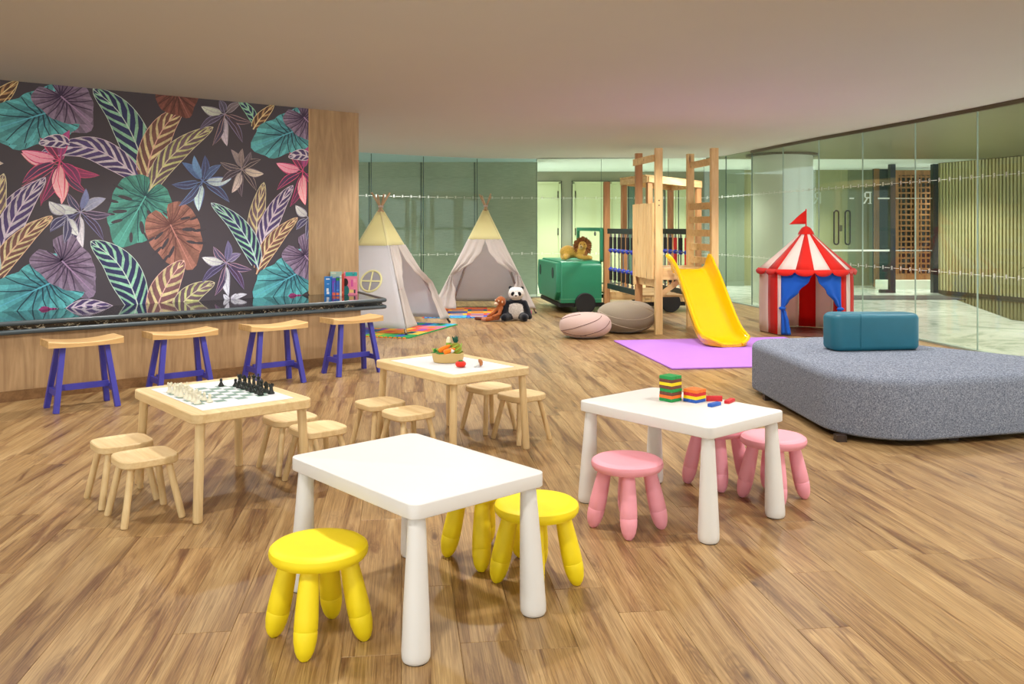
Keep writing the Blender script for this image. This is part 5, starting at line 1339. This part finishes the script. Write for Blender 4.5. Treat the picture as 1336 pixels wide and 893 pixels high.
# ------------------------------------------------------------------ rope bridge between truck and tower
br = root('rope_bridge', 'rope net bridge with blue clips between truck and climbing tower', 'rope bridge')
M_RAILB = plain('black_green_rail', (34, 44, 40), 0.5); M_CLIP = plain('blue_clip', (40, 62, 178), 0.45); M_ROPEG = plain('grey_rope', (112, 112, 108), 0.8); M_REDS = plain('red_sleeve', (206, 40, 34), 0.5)
M_SH = plain('steel_shackle', (150, 150, 146), 0.35, 0.7)
clip_m = G().ball((0, 0, 0), (0.034, 0.034, 0.036), 8, 6).mesh('rope_clip', M_CLIP, 60)
def net(a, b, n, reds=()):
    a, b = Vector((*a, 0)), Vector((*b, 0))
    G().bar(a+Zv(1.235), b+Zv(1.235), 0.04, 0.075).build('net_rail', M_RAILB, br, smooth=0)
    G().bar(a+Zv(0.425), b+Zv(0.425), 0.04, 0.075).build('net_rail', M_RAILB, br, smooth=0)
    for z in (0.955, 0.675): G().tube([a+Zv(z), b+Zv(z)], 0.009, 6).build('cross_rope', M_ROPEG, br)
    for k in range(n):
        p = a.lerp(b, (k+.6)/n)
        rp = G().tube([p+Zv(0.46), p+Zv(1.20)], 0.009, 6).build('net_rope', M_ROPEG, br)
        red = k in reds
        G().tube([p+Zv(0.52), p+Zv(0.66)], 0.025, 8).build('rope_sleeve', M_RUB, rp)
        G().tube([p+Zv(0.985), p+Zv(1.15)], 0.025, 8).build('rope_sleeve', M_REDS if red else M_RUB, rp)
        if red: G().tube([p+Zv(0.72), p+Zv(0.93)], 0.025, 8).build('rope_sleeve', M_REDS, rp)
        for z in (0.49, 1.17): G().tube([p+Vector((0.016*math.cos(t*.785), 0, 0.020*math.sin(t*.785)))+Zv(z) for t in range(8)], 0.005, 5, closed=True).build('shackle', M_SH, rp)
        for z in (0.955, 0.675):
            o = bpy.data.objects.new('rope_clip', clip_m); COL.objects.link(o); o.parent = rp; o.location = p+Zv(z)
net((1.432, 13.10), (1.668, 11.60), 7)
net((2.10, 13.15), (2.33, 11.66), 7, (4, 6))
for k in range(8):
    t = (k+.5)/8; a = Vector((1.46, 13.10, 0)).lerp(Vector((1.69, 11.62, 0)), t); b = Vector((2.07, 13.15, 0)).lerp(Vector((2.31, 11.66, 0)), t)
    G().bar(a+Zv(0.385), b+Zv(0.385), 0.14, 0.025).build('bridge_board', M_TIMX, br, smooth=0)

# ------------------------------------------------------------------ slide
M_SL = plain('glossy_yellow_slide', (246, 192, 2), 0.16, var=0.02, coat=0.6)
sl = root('yellow_slide', 'glossy yellow plastic slide coming down from the tower', 'slide')
path = catmull([(0, 0.800), (0.10, 0.785), (0.24, 0.68), (0.47, 0.44), (0.68, 0.22), (0.83, 0.095), (0.98, 0.050), (1.06, 0.042)], 6)
path = [(p.x, p.y) for p in [Vector((a.x, a.y)) for a in catmull([(x, z, 0) for x, z in [(0, 0.802), (0.09, 0.785), (0.24, 0.67), (0.47, 0.43), (0.68, 0.215), (0.82, 0.10), (0.95, 0.060), (1.04, 0.052)]], 6)]]
S0 = Vector((2.118, 10.60, 0)); sd_ = (Vector((2.300, 9.65, 0))-S0).normalized(); ss_ = Vector((-sd_.y, sd_.x, 0)); ss_ = ss_ if ss_.x > 0 else -ss_
rg = []
npth = len(path)
for i, (s_, z_) in enumerate(path):
    a = path[max(0, i-1)]; b = path[min(npth-1, i+1)]
    tx, tz = b[0]-a[0], b[1]-a[1]; l_ = math.hypot(tx, tz); nx_, nz_ = -tz/l_, tx/l_
    f = i/(npth-1)
    wall_h = 0.115+0.05*max(0, 1-f*6)-0.050*max(0, (f-0.72)/0.28); flare = 0.035*max(0, 1-f*5)
    hw = 0.205+0.012*f
    arc = [(hw-0.085+0.092*math.sin(t*math.pi/12), 0.088*(1-math.cos(t*math.pi/12))) for t in range(0, 7)]
    arc = [(x, min(h_, wall_h)) for x, h_ in arc]+[(hw+0.016+flare*.5, wall_h+0.004), (hw+0.034+flare*.8, wall_h+0.010), (hw+0.052+flare, wall_h+0.002), (hw+0.056+flare, wall_h-0.016)]
    outer = [(-x, h_) for x, h_ in arc[::-1]]+[(-hw*.3, -0.003), (hw*.3, -0.003)]+arc
    inner = [(hw+0.030, wall_h*0.4), (hw+0.012, -0.02), (hw*.6, -0.040), (-hw*.6, -0.040), (-hw-0.012, -0.02), (-hw-0.030, wall_h*0.4)]
    ring = []
    for (cx, h_) in outer+inner:
        p = S0+sd_*(s_+nx_*h_)+ss_*cx; ring.append((p.x, p.y, max(0.017, z_+nz_*h_)))
    rg.append(ring)
# rounded foot
last = rg[-1]; c0 = S0+sd_*path[-1][0]
for k in range(1, 7):
    a_ = math.pi/2*k/6.5; ds = 0.16*math.sin(a_); kx = 1-0.62*(1-math.cos(a_))
    rg.append([tuple(Vector((c0.x, c0.y, 0))+ss_*((Vector(p)-c0).dot(ss_)*kx)+sd_*((Vector((p[0], p[1], 0))-c0).dot(sd_)+ds)+Zv(max(0.0175, p[2]+((0.046 if i_ < 24 else 0.0175)-p[2])*(1-math.cos(a_))))) for i_, p in enumerate(last)])
G().rings(rg[::-1]).build('chute', M_SL, sl, smooth=50)
for idx in (2, 21):
    G().tube([Vector(r_[idx])-Zv(0.006) for r_ in rg], [0.019]*len(rg), 10).build('rim', M_SL, sl)
e0 = S0+sd_*0.02
G().bar(e0-ss_*0.2+Zv(0.765), e0+ss_*0.2+Zv(0.765), 0.05, 0.03).build('mounting_lip', M_SL, sl, smooth=0)

# ------------------------------------------------------------------ lion on the truck hood
lp = TO+tex*0.33+tey*0.42
li = root('plush_lion', 'lying plush lion with shaggy brown mane on the green truck hood', 'plush toy', (lp.x, lp.y, 0.7815), 0.12)
blob('body', [((-0.13, 0.03, 0.125), (0.135, 0.10, 0.105), None, LIO), ((-0.01, 0.03, 0.115), (0.13, 0.085, 0.085), None, LIO), ((0.08, -0.02, 0.225), (0.075, 0.075, 0.078), None, LIO),
              ((0.045, -0.085, 0.205), (0.036, 0.034, 0.032), None, (226, 196, 128)), ((0.05, 0.0, 0.13), (0.095, 0.08, 0.09), None, LIO),
              ((-0.17, -0.04, 0.06), (-0.205, -0.11, 0.045), 0.055, 0.042, LIO), ((0.02, -0.05, 0.06), (0.10, -0.11, 0.038), 0.042, 0.036, LIO), ((0.10, -0.11, 0.038), (0.17, -0.10, 0.038), 0.036, 0.036, LIO),
              ((0.10, 0.0, 0.06), (0.20, -0.05, 0.036), 0.042, 0.036, LIO), ((-0.24, 0.05, 0.06), (-0.235, -0.06, 0.024), 0.018, 0.02, LIO)], li, 0.010)
g = G(); random.seed(3)
mc = Vector((0.080, -0.012, 0.212))
for k in range(620):
    a = random.uniform(0, 2*math.pi); ph = random.uniform(-0.35, 1.45)
    d = Vector((math.cos(a)*math.cos(ph*.9), math.sin(ph)*0.9, math.sin(a)*math.cos(ph*.9))).normalized()
    if d.y < -0.42: continue
    base = mc+Vector((d.x*0.078, d.y*0.065-0.01, d.z*0.082)); L_ = random.uniform(0.055, 0.085)*(1.1 if d.z < 0 else 1.0)
    tip_ = base+(d+Vector((random.uniform(-.3, .3), -0.15, -0.35+random.uniform(-.2, .2)))).normalized()*L_
    g.tube([base, base.lerp(tip_, .5)+d*0.008, tip_], [0.013, 0.011, 0.002], 5)
g.build('mane', plain('brown_mane', MAN, 0.95, var=0.3, scale=40), li)['kind'] = 'stuff'
for sx in (-1, 1): G().ball((0.068+sx*0.028, -0.089, 0.243), 0.0075, 8, 6).build('eye', M_EYE, li)
G().ball((0.042, -0.118, 0.212), (0.012, 0.008, 0.008), 8, 6).build('nose', M_NOSE, li)
random.seed(11)

# ------------------------------------------------------------------ pebble poufs
def pouf(loc, rad, rgb, seamrgb, seams, label, rz=0.0):
    r = root('pebble_pouf', label, 'pouf', (loc[0], loc[1], 0), rz); rx, ry, rh = rad
    def srf(a, b):
        cb_ = math.copysign(abs(math.cos(b))**0.72, math.cos(b)); sb = math.copysign(abs(math.sin(b))**0.88, math.sin(b))
        wob = 1+0.035*math.sin(2*a+0.7)+0.02*math.sin(3*a)
        return Vector((rx*cb_*math.cos(a)*wob, ry*cb_*math.sin(a)*wob, rh*(sb+0.04*math.cos(a+.8)*math.cos(b))+rh*0.975))
    g = G(); rg = []
    for j in range(1, 24):
        b = -math.pi/2+math.pi*j/24; rg.append([srf(2*math.pi*k/48, b) for k in range(48)])
    rg = [[(p.x, p.y, max(0.001, p.z)) for p in R_] for R_ in rg]
    g.rings(rg); g.build('cover', cloth('pouf_fabric', rgb, var=0.07, scale=300), r, smooth=70)
    sm = plain('pouf_seam', seamrgb, 0.8)
    for (a0, b0, a1, b1, bow) in seams:
        pts = []
        for k in range(25):
            t = k/24; a = a0+(a1-a0)*t; b = b0+(b1-b0)*t+bow*math.sin(math.pi*t); p = srf(a, b); pts.append((p.x*1.003, p.y*1.003, max(0.004, p.z*1.002)))
        G().tube(pts, 0.004, 6).build('seam', sm, r)
    return r
pouf((0.862, 10.38), (0.300, 0.27, 0.150), (206, 178, 168), (112, 84, 76), [(-2.9, -0.35, -0.6, 0.85, -0.15), (-3.1, 0.45, -2.0, 1.15, 0.0), (-1.9, -0.75, -0.25, 0.30, -0.1), (-2.9, -0.3, -1.6, -0.7, -0.12)], 'dusty pink pebble-shaped pouf in front of the taupe one')
pouf((1.405, 10.90), (0.355, 0.32, 0.196), (150, 138, 118), (186, 172, 150), [(-3.0, 0.4, -0.7, -0.85, -0.2), (-2.8, 0.35, -0.1, 0.25, -0.35), (-1.4, 1.2, 0.0, 0.1, -0.1), (-2.2, -0.95, -0.4, -0.5, -0.12)], 'larger taupe pebble-shaped pouf behind the pink one')

# ------------------------------------------------------------------ circus tent
M_CR = cloth('circus_red', (226, 44, 34), var=0.04, bump=0.15, thin=0.42); M_CW = cloth('circus_white', (244, 224, 216), var=0.03, bump=0.15, thin=0.42); M_CB = cloth('circus_blue', (36, 104, 206), var=0.06, bump=0.2, thin=0.42)
CCx, CCy, CRr = 3.63, 10.91, 0.555
ct = root('circus_tent', 'red and white striped circus play tent with blue door curtains and flag', 'play tent', (CCx, CCy, 0))
EV, PK = 0.785, 1.265
def ang(k): return math.radians(-90-9+45*k)          # vertex angles; k=0 is the door edge towards the camera
def vtx(k, R_=CRr): return Vector((R_*math.cos(ang(k)), R_*math.sin(ang(k)), 0))
for k in range(8):
    A, B_ = vtx(k), vtx(k+1); nrm = Vector(((A+B_).x, (A+B_).y, 0)).normalized()
    for h in range(2):
        a, b = A.lerp(B_, h/2), A.lerp(B_, (h+1)/2)
        m = M_CR if (h+k*2) % 2 == 1 else M_CW
        # roof stripe, slightly concave
        G().grid(lambda u, v: (a.lerp(b, v)*(0.055+(1.02-0.055)*u**1.06)+Vector((0, 0, PK-(PK-EV)*u))), 6, 3).build('roof_stripe', m, ct, solid=0.003, smooth=60)
        # scallop of the valance
        g = G(); n_ = 8; pts = [None]; q1 = [a.lerp(b, t/n_)*1.035+Zv(EV+.008) for t in range(n_+1)]; q2 = [a.lerp(b, t/n_)*1.085+Zv(EV-0.022-0.048*math.sin(math.pi*t/n_)**0.6) for t in range(n_+1)]
        g.add(q1+q2, [(t, t+1, n_+2+t, n_+1+t) for t in range(n_)]); g.build('scallop', M_CR, ct, solid=0.003, smooth=60)
        if k not in (7, 0):
            G().grid(lambda u, v: a.lerp(b, v)+Zv(0.012+(EV-0.012)*u)+nrm*0.006*math.sin(math.pi*u), 5, 3).build('wall_stripe', m, ct, solid=0.003, smooth=60)
# narrow jambs beside the door
Lv, Rv, Mv = vtx(-1), vtx(1), vtx(0)
G().grid(lambda u, v: Lv.lerp(Mv, 0.13*v)+Zv(0.012+(EV-0.012)*u), 4, 2).build('door_jamb_cloth', M_CW, ct, solid=0.003)
G().grid(lambda u, v: Rv.lerp(Mv, 0.20*v)+Zv(0.012+(EV-0.012)*u), 4, 2).build('door_jamb_cloth', M_CR, ct, solid=0.003)
for sd2, (V0, fr_) in enumerate(((Lv, 0.10), (Rv, 0.17))):
    base = V0.lerp(Mv, fr_)
    gt = [(0.0, 0.99), (0.15, 0.86), (0.32, 0.55), (0.5, 0.22), (0.585, 0.09), (0.66, 0.16), (0.8, 0.24), (1.0, 0.30)]
    nrm = Vector(((base+Mv).x, (base+Mv).y, 0)).normalized()
    def cur(u, v):
        z = (EV-0.02)*(1-u)+0.015; wd = interp(u, gt)
        return base.lerp(Mv, wd*v)+Zv(z)+nrm*(0.006+0.012*math.sin(v*math.pi*3.5)*(1.1-wd)+0.015*math.sin(math.pi*v)*(1-wd))
    cc_ = G().grid(cur, 26, 14).build('blue_curtain', M_CB, ct, solid=0.003, smooth=70)
    tb = base.lerp(Mv, 0.05)+Zv(0.33)+nrm*0.02
    G().ball(tb, (0.045, 0.03, 0.022), 10, 8).build('tie_bow', M_CB, cc_)
G().lathe([(0.10, PK-0.055), (0.075, PK-0.01), (0.05, PK+0.025), (0.012, PK+0.045)], 20).build('peak_cap', M_CR, ct)
G().tube([(0, 0, PK), (0, 0, PK+0.255)], 0.008, 8).build('flag_pole', M_CR, ct)
g = G(); g.grid(lambda u, v: Vector((-0.21*u, 0.02*math.sin(u*5), PK+0.245-0.175*u-0.0*v-(0.19-0.17*u)*v+0.0)), 8, 4); g.v = [(x, y, z) for x, y, z in g.v]
g = G()
def flag(u, v): return Vector((-0.215*u, 0.018*math.sin(u*5), PK+0.245*(1-u)+0.065*u-(1-u)*0.175*v+0.0))
G().grid(flag, 8, 4).build('flag', M_CR, ct, solid=0.002, smooth=60)
G().prism([tuple(vtx(k, CRr-0.01).xy) for k in range(8)], 0.001, 0.010).build('ground_sheet', plain('brown_ground_sheet', (96, 66, 54), 0.35), ct, smooth=0)

# ------------------------------------------------------------------ lobby plant at the edge of view
pp = root('potted_plant', 'tall dark leafed potted plant beyond the side glazing', 'plant', (7.35, 11.9, 0.006))
G().lathe([(0.16, 0), (0.20, 0.35), (0.21, 0.42), (0.18, 0.42), (0.17, 0.36)], 24).build('pot', plain('charcoal_pot', (60, 58, 54), 0.5), pp)
G().tube([(0, 0, 0.3), (0.02, 0.0, 1.0), (0.0, 0.02, 1.6)], [0.03, 0.024, 0.016], 8).build('stem', plain('plant_stem', (96, 80, 54), 0.8), pp)
lm = plain('dark_leaf', (38, 70, 40), 0.4, var=0.2)
for k in range(22):
    a = k*2.4; z = 0.75+0.045*k; L_ = 0.5-0.010*k
    d = Vector((math.cos(a), math.sin(a), 0)); sdv = Vector((-math.sin(a), math.cos(a), 0))
    G().grid(lambda u, v: d*(L_*u)+sdv*((v-.5)*0.09*math.sin(math.pi*min(1, u*.95+.05)))+Vector((0, 0, z+0.22*u-0.35*u*u)), 6, 2).build('leaf', lm, pp, solid=0.002)
